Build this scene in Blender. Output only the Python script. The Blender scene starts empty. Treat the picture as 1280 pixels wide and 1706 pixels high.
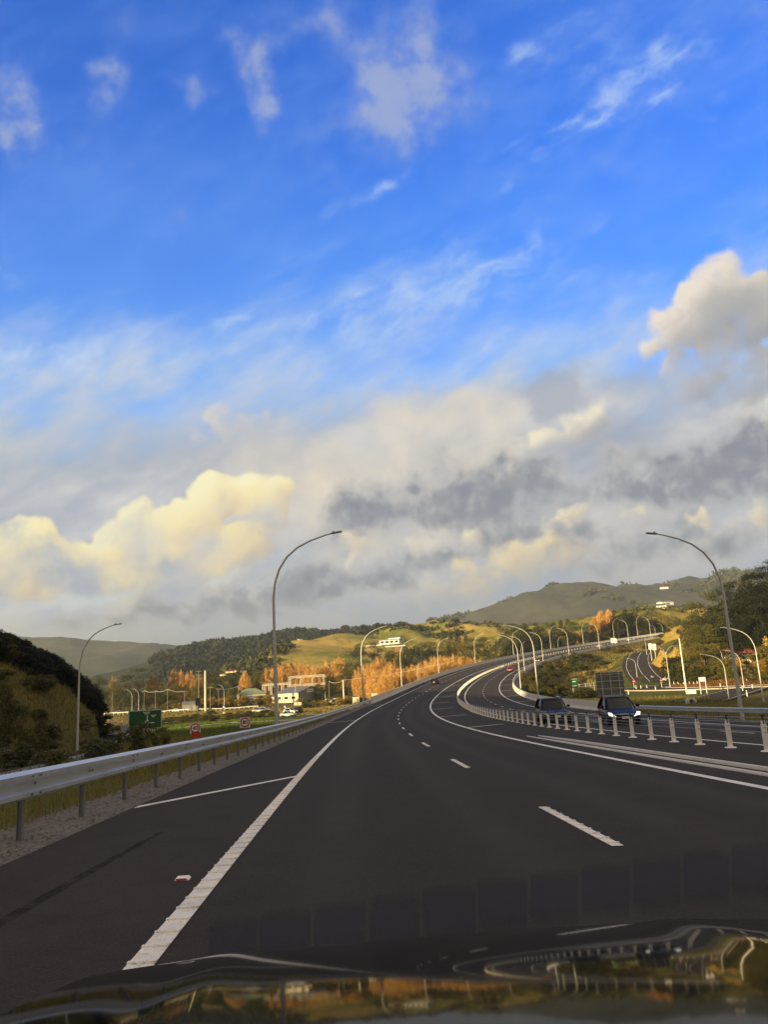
import bpy, math, random
import numpy as np
from mathutils import Vector, Matrix
from mathutils.bvhtree import BVHTree

scene = bpy.context.scene
COL = scene.collection
R = math.radians

# ---------------------------------------------------------------- camera
F_PX, PITCH, ROLL, CAM_H = 1286.57, 0.21664, 0.05807, 1.3743
cam_data = bpy.data.cameras.new('camera')
cam = bpy.data.objects.new('camera', cam_data)
COL.objects.link(cam)
cam_data.sensor_fit = 'VERTICAL'
cam_data.sensor_height = 36.0
cam_data.lens = 36.0 * F_PX / 1706.0
cam_data.clip_start = 0.05
cam_data.clip_end = 30000
cam.matrix_world = (Matrix.Translation((0, 0, CAM_H)) @ Matrix.Rotation(math.pi / 2 + PITCH, 4, 'X')
                    @ Matrix.Rotation(-ROLL, 4, 'Z'))
scene.camera = cam

# ---------------------------------------------------------------- exposure
scene.render.engine = 'CYCLES'
vs = scene.view_settings
vs.view_transform = 'Standard'
vs.look = 'None'
vs.exposure = 1.25
vs.gamma = 1.0
vs.use_curve_mapping = False
scene.cycles.use_denoising = True
scene.cycles.denoiser = 'OPENIMAGEDENOISE'
scene.cycles.denoising_prefilter = 'ACCURATE'
scene.cycles.max_bounces = 6
scene.cycles.diffuse_bounces = 2
scene.cycles.glossy_bounces = 3
scene.cycles.transparent_max_bounces = 6
scene.cycles.volume_bounces = 0

SUN_EL = R(10.5)
SUN_TRAVEL = Vector((0.74, 0.673, 0)).normalized()       # horizontal direction in which the light travels
sun_data = bpy.data.lights.new('sun', 'SUN')
sun_data.energy = 5.0
sun_data.angle = R(0.5)
sun_data.color = (1.0, 0.78, 0.40)
sun = bpy.data.objects.new('sun', sun_data)
COL.objects.link(sun)
SUN_DIR = Vector((SUN_TRAVEL.x * math.cos(SUN_EL), SUN_TRAVEL.y * math.cos(SUN_EL), -math.sin(SUN_EL)))
sun.rotation_euler = SUN_DIR.to_track_quat('-Z', 'Y').to_euler()
sun.location = (-300, -500, 300)


def lin(r, g, b):
    f = lambda c: (c / 255 / 12.92) if c / 255 <= 0.04045 else ((c / 255 + 0.055) / 1.055) ** 2.4
    return (f(r), f(g), f(b))


def pixel_dir(px, py):
    """unit direction seen in the photograph at a pixel (survey of the place)"""
    u, v = px - 640.0, 853.0 - py
    c, s = math.cos(ROLL), math.sin(ROLL)
    u, v = u * c + v * s, -u * s + v * c
    d = Vector((u, F_PX * math.cos(PITCH) - v * math.sin(PITCH), F_PX * math.sin(PITCH) + v * math.cos(PITCH)))
    return d.normalized()


def survey(px, py, dist):
    """the point seen at a pixel whose distance ahead (y) is known"""
    d = pixel_dir(px, py)
    return Vector((0, 0, CAM_H)) + d * (dist / d.y)


# ---------------------------------------------------------------- node helper
class NT:
    def __init__(self, tree):
        self.t = tree
        self.n = tree.nodes
        self.l = tree.links

    def node(self, kind, **kw):
        nd = self.n.new(kind)
        for k, v in kw.items():
            setattr(nd, k, v)
        return nd

    def put(self, sock, v):
        if v is None:
            return
        if hasattr(v, 'is_linked') or isinstance(v, bpy.types.NodeSocket):
            self.l.new(v, sock)
        elif isinstance(v, (tuple, list)) and sock.type == 'RGBA' and len(v) == 3:
            sock.default_value = (*v, 1)
        else:
            sock.default_value = v

    def m(self, op, a, b=None, c=None, clamp=False):
        nd = self.node('ShaderNodeMath', operation=op, use_clamp=clamp)
        for i, v in enumerate((a, b, c)):
            self.put(nd.inputs[i], v)
        return nd.outputs[0]

    def vm(self, op, a, b=None, scale=None):
        nd = self.node('ShaderNodeVectorMath', operation=op)
        self.put(nd.inputs[0], a)
        self.put(nd.inputs[1], b)
        if scale is not None:
            self.put(nd.inputs['Scale'], scale)
        return nd.outputs['Value'] if op in ('LENGTH', 'DOT_PRODUCT') else nd.outputs[0]

    def rng(self, v, a, b, c=0.0, d=1.0, smooth=True):
        nd = self.node('ShaderNodeMapRange', interpolation_type='SMOOTHSTEP' if smooth else 'LINEAR')
        for i, q in enumerate((v, a, b, c, d)):
            self.put(nd.inputs[i], q)
        return nd.outputs[0]

    def mix(self, f, a, b, mode='MIX'):
        nd = self.node('ShaderNodeMix', data_type='RGBA', blend_type=mode)
        self.put(nd.inputs[0], f)
        self.put(nd.inputs[6], a)
        self.put(nd.inputs[7], b)
        return nd.outputs[2]

    def noise(self, vec, scale, detail=4, rough=0.55, dist=0.0, color=False, dim='3D'):
        nd = self.node('ShaderNodeTexNoise', noise_dimensions=dim)
        self.put(nd.inputs['Vector'], vec)
        nd.inputs['Scale'].default_value = scale
        nd.inputs['Detail'].default_value = detail
        nd.inputs['Roughness'].default_value = rough
        nd.inputs['Distortion'].default_value = dist
        return nd.outputs['Color'] if color else nd.outputs['Fac']

    def voronoi(self, vec, scale, detail=0, feature='F1'):
        nd = self.node('ShaderNodeTexVoronoi', feature=feature)
        self.put(nd.inputs['Vector'], vec)
        nd.inputs['Scale'].default_value = scale
        if 'Detail' in nd.inputs:
            nd.inputs['Detail'].default_value = detail
        return nd.outputs[0]

    def mapping(self, vec, loc=(0, 0, 0), rot=(0, 0, 0), scale=(1, 1, 1), kind='POINT'):
        nd = self.node('ShaderNodeMapping', vector_type=kind)
        self.put(nd.inputs['Vector'], vec)
        if kind != 'NORMAL' and 'Location' in nd.inputs:
            nd.inputs['Location'].default_value = loc
        nd.inputs['Rotation'].default_value = rot
        nd.inputs['Scale'].default_value = scale
        return nd.outputs[0]


SKY_TINT = (1.36, 1.79, 3.4)                           # the phone's rendering of clear blue sky

# ---- cloud map (numpy): colours and cover of the clouds over the hemisphere of the sky
def perlin(x, y, seed):
    rs = np.random.RandomState(seed)
    ang = rs.rand(256, 256).astype(np.float32) * 2 * np.pi
    gx, gy = np.cos(ang), np.sin(ang)
    xi, yi = np.floor(x).astype(np.int32), np.floor(y).astype(np.int32)
    fx, fy = (x - xi).astype(np.float32), (y - yi).astype(np.float32)
    u, v = fx * fx * fx * (fx * (fx * 6 - 15) + 10), fy * fy * fy * (fy * (fy * 6 - 15) + 10)
    x0, x1, y0, y1 = xi & 255, (xi + 1) & 255, yi & 255, (yi + 1) & 255
    a = gx[y0, x0] * fx + gy[y0, x0] * fy
    b = gx[y0, x1] * (fx - 1) + gy[y0, x1] * fy
    c = gx[y1, x0] * fx + gy[y1, x0] * (fy - 1)
    d = gx[y1, x1] * (fx - 1) + gy[y1, x1] * (fy - 1)
    return (a + u * (b - a) + v * ((c + u * (d - c)) - (a + u * (b - a)))) * 1.5


def fbm(x, y, size, seed, octs=6, gain=0.5, billow=False):
    tot, amp, n, f = 0, 1.0, 0, 1.0 / size
    for o in range(octs):
        p = perlin(x * f + 17.3 * o, y * f + 9.1 * o, seed + o)
        tot = tot + amp * (np.abs(p) * 2 - 0.55 if billow else p)
        n += amp
        amp *= gain
        f *= 2.03
    return tot / n


def sstep(v, a, b):
    t = np.clip((v - a) / (b - a), 0, 1)
    return t * t * (3 - 2 * t)


def turned(x, y, deg, sx, sy):
    c, s = math.cos(R(deg)), math.sin(R(deg))
    return (x * c - y * s) / sx, (x * s + y * c) / sy


def blobs(x, y, lst):
    v = np.zeros_like(x)
    for (px, py, rx, ry, rot, w) in lst:
        u, q = turned(x - px, y - py, rot, rx, ry)
        v += w * np.exp(-1.2 * (u * u + q * q))
    return v


def puffs(x, y, lst, seed, n, rmin, rmax, squash=0.85):
    """height field of a heaped cloud: many balls of falling size packed into the given ellipses"""
    rs = np.random.RandomState(seed)
    h = np.zeros_like(x)
    area = np.array([a[2] * a[3] for a in lst], float)
    area /= area.sum()
    for i in range(n):
        px, py, rx, ry, rot, w = lst[rs.choice(len(lst), p=area)]
        r = rmin + (rmax - rmin) * rs.rand() ** 2.2
        t, q = rs.rand() * 2 * math.pi, math.sqrt(rs.rand())
        ox, oy = math.cos(t) * q * rx * 0.86, math.sin(t) * q * ry * 0.86
        c, s = math.cos(R(rot)), math.sin(R(rot))
        cx, cy = px + ox * c + oy * s, py - ox * s + oy * c
        dep = 0.75 * min(rx, ry) * math.sqrt(max(0.0, 1 - q * q))
        d2 = ((x - cx) ** 2 + ((y - cy) / squash) ** 2) / (r * r)
        m = d2 < 1
        hh = dep + r * np.sqrt(np.maximum(1 - d2[m], 0))
        h[m] = np.maximum(h[m], hh)
    return h


def blur(a, r):
    for ax in (0, 1):
        for _ in range(2):
            p = np.pad(a, [(r + 1, r) if i == ax else (0, 0) for i in (0, 1)], mode='edge')
            c = np.cumsum(p, axis=ax, dtype=np.float64)
            n = a.shape[ax]
            hi = np.take(c, np.arange(2 * r + 1, 2 * r + 1 + n), axis=ax)
            lo = np.take(c, np.arange(0, n), axis=ax)
            a = ((hi - lo) / (2 * r + 1)).astype(np.float32)
    return a


def ramp(v, stops):
    xs = [s[0] for s in stops]
    cs = np.array([lin(*s[1]) for s in stops])
    return np.stack([np.interp(v, xs, cs[:, i]) for i in range(3)], -1).astype(np.float32)


class Stack:
    def __init__(self, shape):
        self.c = np.zeros((*shape, 3), np.float32)
        self.a = np.zeros(shape, np.float32)

    def over(self, alpha, color):
        al = np.clip(alpha, 0, 1)[..., None]
        col = np.asarray(color, np.float32)
        self.c = self.c * (1 - al) + col * al
        self.a = 1 - (1 - self.a) * (1 - al[..., 0])


def heap(S, x, y, spec, seed, n, rmin, rmax, cols, light=(-0.62, -0.5, 0.6), px=1.0, soft=2.0, wa=16, ws=60, edge=10, base=None, op=1.0, detail=1.0, small=.2, rim=40, rimw=.45):
    """one bank of cumulus, warped, lit from the upper left, melting at its lower edge"""
    wx = fbm(x, y, ws, seed + 50, 5, .55) * wa
    wy = fbm(x, y, ws, seed + 70, 5, .55) * wa
    X = x + wx + fbm(x, y, ws * .4, seed + 51, 4, .55) * wa * .45
    Y = y + wy + fbm(x, y, ws * .4, seed + 71, 4, .55) * wa * .45
    h = puffs(X, Y, spec, seed, n, rmin, rmax)
    h = h + (fbm(x, y, 26, seed + 90, 5, .55) * 9 + np.abs(fbm(x, y, 14, seed + 95, 3)) * 6) * detail * (h > 0)
    hs = blur(h, max(1, int(soft / px)))
    hb = blur(h, max(2, int(12 / px)))
    gy_, gx_ = np.gradient(hs, px)
    gy2, gx2 = np.gradient(hb, px)
    gx_, gy_ = gx_ * small + gx2 * .8, gy_ * small + gy2 * .8
    nz = 1.0 / np.sqrt(1 + (gx_ ** 2 + gy_ ** 2) * .55)
    L = np.array(light) / np.linalg.norm(light)
    lam = (-gx_ * L[0] * .74 - gy_ * L[1] * .74 + L[2]) * nz
    er = fbm(x + wx, y + wy, 30, seed + 99, 6, .62)
    he = blur(h, max(2, int(5 / px))) * .6 + hs * .4
    al = sstep(he + er * edge * 1.5, edge * .2, edge * 3.2) * sstep(he, .5, 8)
    far = blur(sstep(h, 2, 20), max(2, int(rim / 2 / px)))
    sx, sy = int(-L[0] * rim / px), int(-L[1] * rim / px)
    pd = max(abs(sx), abs(sy)) + 1
    fp = np.pad(far, pd, mode='edge')
    shf = fp[pd - sy:pd - sy + far.shape[0], pd - sx:pd - sx + far.shape[1]]
    top = 1 - shf
    lam = lam * (1 - rimw) + (0.1 + 1.0 * top) * rimw + fbm(x + wx, y + wy, 55, seed + 12, 7, .6) * .24 + er * .07
    if base is not None:
        lvl, fade = base
        al = al * sstep(y + .058 * (x - 640) + fbm(x, y, 90, seed + 33, 6, .55) * fade * .9, lvl, lvl - fade)
    S.over(al * op, ramp(lam, cols))
    return al


def sky_clouds(x, y, px):
    """x, y: photograph pixels of every sky direction; px: their spacing"""
    S = Stack(x.shape)
    yr = y + 0.075 * (x - 640)
    n1 = fbm(*turned(x, y, 16, 1.0, .42), 330, 1, 6, .5)
    n2 = fbm(*turned(x, y, 27, 1.0, .38), 150, 2, 8, .58)
    n3 = fbm(x, y, 120, 3, 7, .55)
    # pale blue veil, denser downwards and to the right
    S.over(sstep(yr - .10 * (x - 640) + n1 * 110 + n2 * 40, 60, 640) * .50, ramp(yr, [(0, (96, 150, 244)), (450, (108, 174, 250)), (650, (150, 195, 245))]))
    S.over(sstep(x, 620, 1250) * sstep(yr, 700, 60) * (.22 + .25 * n2), lin(120, 165, 248))
    S.over(sstep(yr + n1 * 130 + n2 * 90, 420, 690) * .86, ramp(n2, [(-.3, (158, 196, 240)), (.35, (192, 210, 234))]))
    S.over(sstep(n2 + .6 * n1, -.3, .7) * .10, lin(150, 186, 248))
    # cirrus streaks
    sp = [(700, 490, 330, 75, 20, .75), (1010, 170, 260, 60, 33, .55), (620, 320, 120, 25, 28, .5), (130, 590, 210, 45, 8, .8), (360, 530, 60, 20, 5, .7),
          (780, 475, 80, 14, 32, .8), (870, 85, 60, 22, 40, .6), (10, 455, 40, 30, 20, .6), (820, 620, 400, 80, 10, .5), (970, 207, 45, 12, 8, .9),
          (1075, 118, 70, 22, 45, .9), (1120, 140, 50, 16, 40, .5), (1000, 110, 60, 40, 30, .3), (660, 300, 40, 12, 35, .5), (840, 315, 24, 10, 30, .5), (1190, 185, 50, 60, 0, .3), (960, 60, 120, 40, 30, .4)]
    v = blobs(x, y, sp)
    fil = fbm(*turned(x + n3 * 30, y + n3 * 30, 33, 1, .42), 90, 8, 8, .55)
    S.over(sstep(v * (.75 + 1.3 * fil) + .25 * fil * sstep(v, 0, .3), .10, 1.15) * .5, ramp(fil, [(-.3, (150, 190, 245)), (.4, (205, 225, 250))]))
    # torn lavender patches high up
    sp = [(432, 105, 48, 75, -10, .95), (440, 180, 24, 45, 0, .6), (415, 60, 30, 30, 0, .3), (325, 145, 30, 34, -30, .6), (182, 130, 40, 42, 0, .8), (175, 170, 40, 40, 0, .35), (18, 175, 40, 70, 10, .95), (30, 235, 30, 40, 0, .6),
          (690, 140, 110, 95, -40, .95), (700, 40, 55, 70, -10, .6), (660, 230, 40, 60, -15, .6), (560, 205, 80, 34, 25, .5), (640, 170, 70, 60, 0, .5), (790, 150, 60, 50, 0, .3), (545, 20, 80, 40, 0, .45),
          (130, 240, 90, 40, 20, .35), (200, 40, 40, 25, 30, .35), (1200, 30, 160, 50, 10, .3), (60, 85, 60, 26, 10, .35), (300, 60, 60, 30, 0, .2), (560, 60, 90, 50, -40, .35)]
    wx, wy = fbm(x, y, 90, 11, 6, .55) * 52, fbm(x, y, 90, 12, 6, .55) * 52
    v = blobs(x + wx, y + wy, sp) * (.9 + .8 * fbm(x, y, 60, 14, 7, .6)) + .16 * fbm(x, y, 120, 15, 7, .6)
    S.over(sstep(v, -.05, 1.25) * .72, ramp(v + .25 * fbm(x, y, 70, 16, 5), [(.1, (104, 144, 224)), (.5, (138, 162, 216)), (.95, (170, 182, 210))]))
    # grey stratus bank
    g = yr + n1 * 110 + n2 * 55 + n3 * 30 + sstep(x, 600, 300) * 10 + sstep(x, 900, 1200) * -10
    S.over(sstep(g, 590, 745) * .93, ramp(n1 + .6 * n2, [(-.4, (162, 171, 186)), (0, (186, 190, 197)), (.4, (214, 212, 209))]))
    # warm light in the middle band
    v = blobs(x + wx, y + wy, [(560, 790, 240, 80, 6, .7), (760, 680, 130, 40, 5, .6), (640, 900, 200, 70, 8, .55), (1000, 900, 220, 50, 5, .4), (200, 1000, 300, 50, 0, .25), (300, 760, 200, 40, 0, .15), (820, 760, 110, 50, 10, .5)])
    S.over(sstep(v + n3 * .3, .05, .9) * .8, ramp(n3, [(-.3, (214, 205, 190)), (.3, (238, 224, 200))]))
    S.over(sstep(blobs(x + wx, y + wy, [(920, 660, 46, 40, 0, 1.0), (1130, 650, 120, 60, 0, .6), (960, 640, 150, 40, 10, .5), (1100, 740, 200, 50, 0, .6)]) + n3 * .5, .2, 1.0) * .75, lin(164, 172, 188))
    # heaped clouds
    heap(S, x, y, [(395, 712, 52, 24, 5, 1), (432, 692, 30, 14, 15, 1), (362, 698, 26, 20, 0, 1), (340, 735, 40, 14, 0, 1)], 21, 60, 8, 24,
         [(.1, (196, 190, 184)), (.55, (214, 204, 194)), (1.0, (232, 218, 204))], px=px, soft=5, wa=22, edge=16, op=.8, base=(775, 80), small=.08)
    heap(S, x, y, [(1262, 512, 130, 62, 5, 1), (1180, 535, 96, 66, 15, 1), (1118, 560, 52, 46, 20, 1), (1200, 468, 40, 26, 0, 1), (1290, 600, 130, 90, 0, 1), (1195, 600, 120, 64, 0, 1), (1190, 640, 64, 40, 0, 1), (1340, 490, 130, 60, 0, 1), (1430, 590, 130, 110, 0, 1)], 31, 170, 12, 44,
         [(.0, (160, 164, 170)), (.3, (178, 177, 177)), (.52, (192, 188, 184)), (.72, (218, 209, 198)), (.92, (238, 228, 214))], light=(-.4, -.85, .25), px=px, soft=7, wa=26, ws=80, edge=14, base=(775, 210), small=.06, rim=55, rimw=.75)
    heap(S, x, y, [(440, 842, 38, 52, 20, 1), (352, 835, 44, 50, 0, 1), (398, 905, 76, 42, 10, 1), (300, 875, 70, 46, 30, 1), (235, 902, 80, 44, 20, 1), (150, 930, 80, 40, 15, 1), (60, 905, 48, 34, 0, 1), (15, 940, 80, 44, 0, 1), (110, 965, 140, 50, 0, 1),
                   (320, 945, 160, 52, 8, 1), (220, 970, 160, 40, 0, 1), (-70, 930, 110, 60, 0, 1), (-230, 950, 130, 70, 0, 1), (-400, 970, 130, 60, 0, 1)], 51, 420, 9, 44,
         [(-.1, (200, 186, 164)), (.15, (222, 203, 168)), (.38, (240, 219, 172)), (.65, (252, 235, 181)), (.95, (255, 246, 202))], light=(-.6, -.55, .55), px=px, soft=3, wa=16, edge=13, base=(1045, 260), detail=1.2, small=.17, rim=80, rimw=.5)
    # dark scud in front
    sp = [(790, 820, 125, 44, 16, 1.2), (870, 795, 80, 42, 14, .9), (735, 852, 70, 30, 14, .9), (605, 838, 58, 46, 8, 1.15), (572, 872, 50, 30, 10, .8), (655, 955, 84, 32, 12, 1.15), (545, 958, 60, 40, 20, 1.05), (490, 988, 90, 30, 14, 1.0),
          (430, 1005, 140, 26, 8, .8), (860, 895, 84, 34, 14, 1.0), (950, 905, 70, 28, 10, .55), (1190, 785, 160, 56, 12, 1.1), (1260, 755, 110, 52, 10, 1.0), (1085, 795, 64, 46, 0, .8), (1010, 805, 80, 34, 10, .5), (930, 830, 60, 28, 10, .45), (682, 800, 26, 20, 0, .9),
          (300, 1010, 200, 24, 6, .7), (1010, 945, 130, 36, 5, .6), (1100, 905, 140, 40, 5, .6), (740, 925, 60, 18, 10, .6), (1400, 780, 170, 70, 0, 1.0), (180, 1035, 180, 20, 4, .6), (740, 770, 24, 16, 0, .6), (640, 880, 60, 24, 12, .5), (1220, 900, 140, 36, 0, .5), (820, 870, 60, 20, 14, .6)]
    wx, wy = fbm(x, y, 70, 81, 7, .6) * 42, fbm(x, y, 70, 82, 7, .6) * 42
    v = blobs(x + wx, y + wy, sp)
    tx = fbm(x, y, 75, 83, 7, .52) + .35 * fbm(x, y, 36, 84, 5, .5, True)
    v = 1.12 * v * (.85 + .75 * tx) + .12 * tx * sstep(v, 0, .25)
    sh = fbm(x + 8, y + 12, 46, 83, 5, .6) - fbm(x - 4, y - 8, 46, 83, 5, .6)
    S.over(sstep(v, .05, .55) * .45, ramp(tx, [(-.3, (176, 176, 178)), (.4, (204, 198, 190))]))
    S.over(sstep(v + .12 * n3, .22, 1.15) * .88, ramp(sh * .7 - .35 * (v - .7), [(-.4, (128, 135, 149)), (0, (150, 155, 164)), (.4, (188, 187, 186))]))
    heap(S, x, y, [(965, 722, 66, 40, 15, 1), (925, 752, 84, 40, 14, 1), (1010, 745, 46, 34, 0, 1), (870, 790, 96, 34, 12, 1), (975, 705, 40, 22, 0, 1), (960, 790, 110, 40, 5, 1)], 41, 110, 9, 30,
         [(.0, (160, 162, 168)), (.4, (190, 186, 182)), (.65, (222, 212, 194)), (.9, (248, 236, 206))], light=(-.5, -.7, .4), px=px, soft=4, wa=24, edge=15, base=(825, 110), small=.12, rim=30, rimw=.7)
    # lower warm bands and bright scraps
    heap(S, x, y, [(860, 945, 130, 44, 14, 1), (770, 975, 110, 34, 14, 1), (930, 920, 70, 30, 10, 1), (700, 995, 80, 22, 10, 1), (830, 985, 130, 36, 8, 1)], 61, 130, 8, 28,
         [(.0, (186, 176, 162)), (.5, (224, 204, 168)), (.9, (250, 228, 176)), (1.05, (255, 238, 188))], px=px, soft=6, wa=40, ws=80, edge=22, base=(1060, 120), op=.9, small=.08, rim=40, rimw=.5)
    heap(S, x, y, [(935, 864, 42, 20, 18, 1), (966, 848, 20, 14, 30, 1), (1163, 868, 26, 24, 0, 1), (1255, 850, 44, 22, 22, 1), (780, 902, 46, 16, 15, 1), (840, 912, 30, 12, 0, 1), (600, 925, 30, 14, 20, 1), (690, 905, 30, 14, 0, 1), (590, 890, 30, 20, 0, 1), (1060, 852, 36, 12, 0, 1), (1290, 690, 24, 40, 0, 1)], 71, 130, 5, 17,
         [(.0, (196, 184, 168)), (.5, (230, 214, 184)), (.9, (252, 238, 200)), (1.05, (255, 244, 208))], px=px, soft=3, wa=26, ws=45, edge=13, small=.1, rim=20, rimw=.5)
    # some scud again in front of the lit heaps
    sp = [(770, 832, 95, 30, 14, 1.0), (840, 800, 60, 26, 14, .8), (605, 842, 54, 42, 8, 1.15), (572, 876, 46, 26, 10, .8), (650, 958, 80, 26, 12, 1.1), (545, 962, 56, 34, 20, 1.0), (480, 992, 90, 26, 14, .9), (860, 890, 70, 22, 14, .8), (1190, 792, 140, 40, 12, .8), (740, 925, 40, 14, 10, .5)]
    v = blobs(x + wx * .8, y + wy * .8, sp)
    v = 1.1 * v * (.85 + .75 * tx)
    S.over(sstep(v, .25, 1.2) * .85, ramp(sh * .7 - .3 * (v - .7), [(-.4, (128, 135, 149)), (0, (148, 153, 163)), (.4, (184, 183, 183))]))
    # icy gaps
    v = blobs(x + wx * .6, y + wy * .6, [(130, 1002, 80, 14, 6, 1.0), (190, 992, 60, 10, 10, .7), (385, 965, 40, 10, 18, .9), (355, 970, 20, 8, 0, .6), (60, 1000, 30, 8, 0, .5)])
    S.over(sstep(v * (1 + tx), .25, 1.0) * .6, lin(206, 218, 220))
    # murk above the hills
    mk = yr + n1 * 60 + n2 * 26
    S.over(sstep(mk, 955, 1075) * .90, ramp(x + n3 * 200, [(0, (172, 168, 156)), (350, (152, 152, 150)), (620, (162, 160, 155)), (850, (174, 169, 158)), (1150, (144, 149, 157))]))
    return S


AZW, EL0, EL1, RES = 0.78, -0.10, 0.98, 680           # window of the sky that is worked out finely, in radians; pixels per radian
MW, MH = int(2 * math.pi * RES), int((math.pi / 2 - EL0) * RES)


def cloud_map():
    # coarse sky all round: unseen cloud, added warm and dense to offset blue fill
    q = 8
    ca, ce = np.meshgrid((np.arange(MW // q) + .5) * q / MW * 2 * np.pi - np.pi, (np.arange(MH // q) + .5) * q / RES + EL0)
    ca, ce = ca.astype(np.float32), ce.astype(np.float32)
    xx = np.abs(ca) * 1287 + 4000                        # mirrored, so both ends meet behind the camera
    yy = -ce * 1287
    n1, n2 = fbm(xx, yy * 2.2, 420, 201, 5), fbm(xx, yy * 1.8, 160, 202, 5)
    S = Stack(ca.shape)
    S.over(sstep(-ce, -.85, -.25) * .6, lin(140, 182, 244))
    S.over(sstep(n1 + .5 * n2, -.55, -.12) * .96, ramp(n1 + .8 * n2, [(-.2, (212, 193, 162)), (.15, (232, 211, 174)), (.5, (204, 187, 164))]))
    S.over(sstep(-ce + n1 * .12, -.42, -.26) * .9, ramp(n1 + n2, [(-.5, (184, 168, 146)), (.1, (214, 192, 160)), (.5, (238, 212, 168))]))
    S.over(sstep(-ce, -.10, -.02) * .9, lin(164, 153, 136))
    full = np.concatenate([S.c, S.a[..., None]], -1)
    yi, xi = (np.arange(MH) / q).clip(0, MH // q - 1.001), (np.arange(MW) / q).clip(0, MW // q - 1.001)
    y0, x0 = yi.astype(int), xi.astype(int)
    fy, fx = (yi - y0)[:, None, None].astype(np.float32), (xi - x0)[None, :, None].astype(np.float32)
    rows = full[y0] * (1 - fy) + full[y0 + 1] * fy
    big = rows[:, x0] * (1 - fx) + rows[:, x0 + 1] * fx
    # fine window ahead
    i0, i1 = int((-AZW + math.pi) * RES), int((AZW + math.pi) * RES)
    j1 = int((EL1 - EL0) * RES)
    wa, we = np.meshgrid((np.arange(i0, i1) + .5) / RES - np.pi, (np.arange(j1)[::-1] + .5) / RES + EL0)
    dx, dy, dz = np.sin(wa) * np.cos(we), np.cos(wa) * np.cos(we), np.sin(we)
    cp, sp_ = math.cos(PITCH), math.sin(PITCH)
    fwd, up = dy * cp + dz * sp_, -dy * sp_ + dz * cp
    fwd = np.maximum(fwd, .12)
    u, v = F_PX * dx / fwd, F_PX * up / fwd
    cr, sr = math.cos(ROLL), math.sin(ROLL)
    px = (640 + u * cr - v * sr).astype(np.float32)
    py = (853 - (u * sr + v * cr)).astype(np.float32)
    W = sky_clouds(px, py, 1287.0 / RES)
    fine = np.concatenate([W.c, W.a[..., None]], -1)[::-1]
    we = we[::-1]
    m = (sstep(AZW - np.abs(wa), 0.0, 0.10) * sstep(EL1 - we, 0.0, 0.08))[..., None].astype(np.float32)
    big[:j1, i0:i1] = big[:j1, i0:i1] * (1 - m) + fine * m
    im = bpy.data.images.new('cloud_map', MW, MH, alpha=True, float_buffer=True)
    im.colorspace_settings.name = 'Non-Color'
    im.alpha_mode = 'CHANNEL_PACKED'
    im.pixels.foreach_set(np.ascontiguousarray(big, np.float32).ravel())
    im.update()
    return im


world = bpy.data.worlds.new('World')
scene.world = world
world.use_nodes = True
wtree = world.node_tree
wtree.nodes.clear()
k = NT(wtree)
out = k.node('ShaderNodeOutputWorld')
bg = k.node('ShaderNodeBackground')
wtree.links.new(bg.outputs[0], out.inputs[0])
bg.inputs['Strength'].default_value = 0.05
tc = k.node('ShaderNodeTexCoord')
sep = k.node('ShaderNodeSeparateXYZ')
wtree.links.new(tc.outputs['Generated'], sep.inputs[0])
AZ = k.m('ARCTAN2', sep.outputs[0], sep.outputs[1])
EL = k.m('ARCSINE', sep.outputs[2])
cmb = k.node('ShaderNodeCombineXYZ')
wtree.links.new(k.m('MULTIPLY_ADD', AZ, 1 / (2 * math.pi), 0.5), cmb.inputs[0])
wtree.links.new(k.m('DIVIDE', k.m('SUBTRACT', EL, EL0), math.pi / 2 - EL0), cmb.inputs[1])
itex = k.node('ShaderNodeTexImage', interpolation='Linear', extension='EXTEND')
itex.image = cloud_map()
wtree.links.new(cmb.outputs[0], itex.inputs[0])
sky = k.node('ShaderNodeTexSky', sky_type='NISHITA', sun_disc=False, sun_elevation=SUN_EL,
             sun_rotation=math.atan2(-SUN_TRAVEL.x, -SUN_TRAVEL.y), altitude=0, air_density=1.0, dust_density=0.6,
             ozone_density=2.2)
hs = k.node('ShaderNodeHueSaturation')
hs.inputs['Saturation'].default_value = 1.38
wtree.links.new(sky.outputs[0], hs.inputs['Color'])
base = k.mix(1.0, hs.outputs[0], SKY_TINT, 'MULTIPLY')
inv = k.m('SUBTRACT', 1.0, itex.outputs['Alpha'])
clear = k.vm('SCALE', base, None, inv)
wtree.links.new(k.vm('ADD', clear, k.vm('SCALE', itex.outputs['Color'], None, 8.4)), bg.inputs['Color'])
world.cycles.sampling_method = 'MANUAL'
world.cycles.sample_map_resolution = 1024


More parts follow.
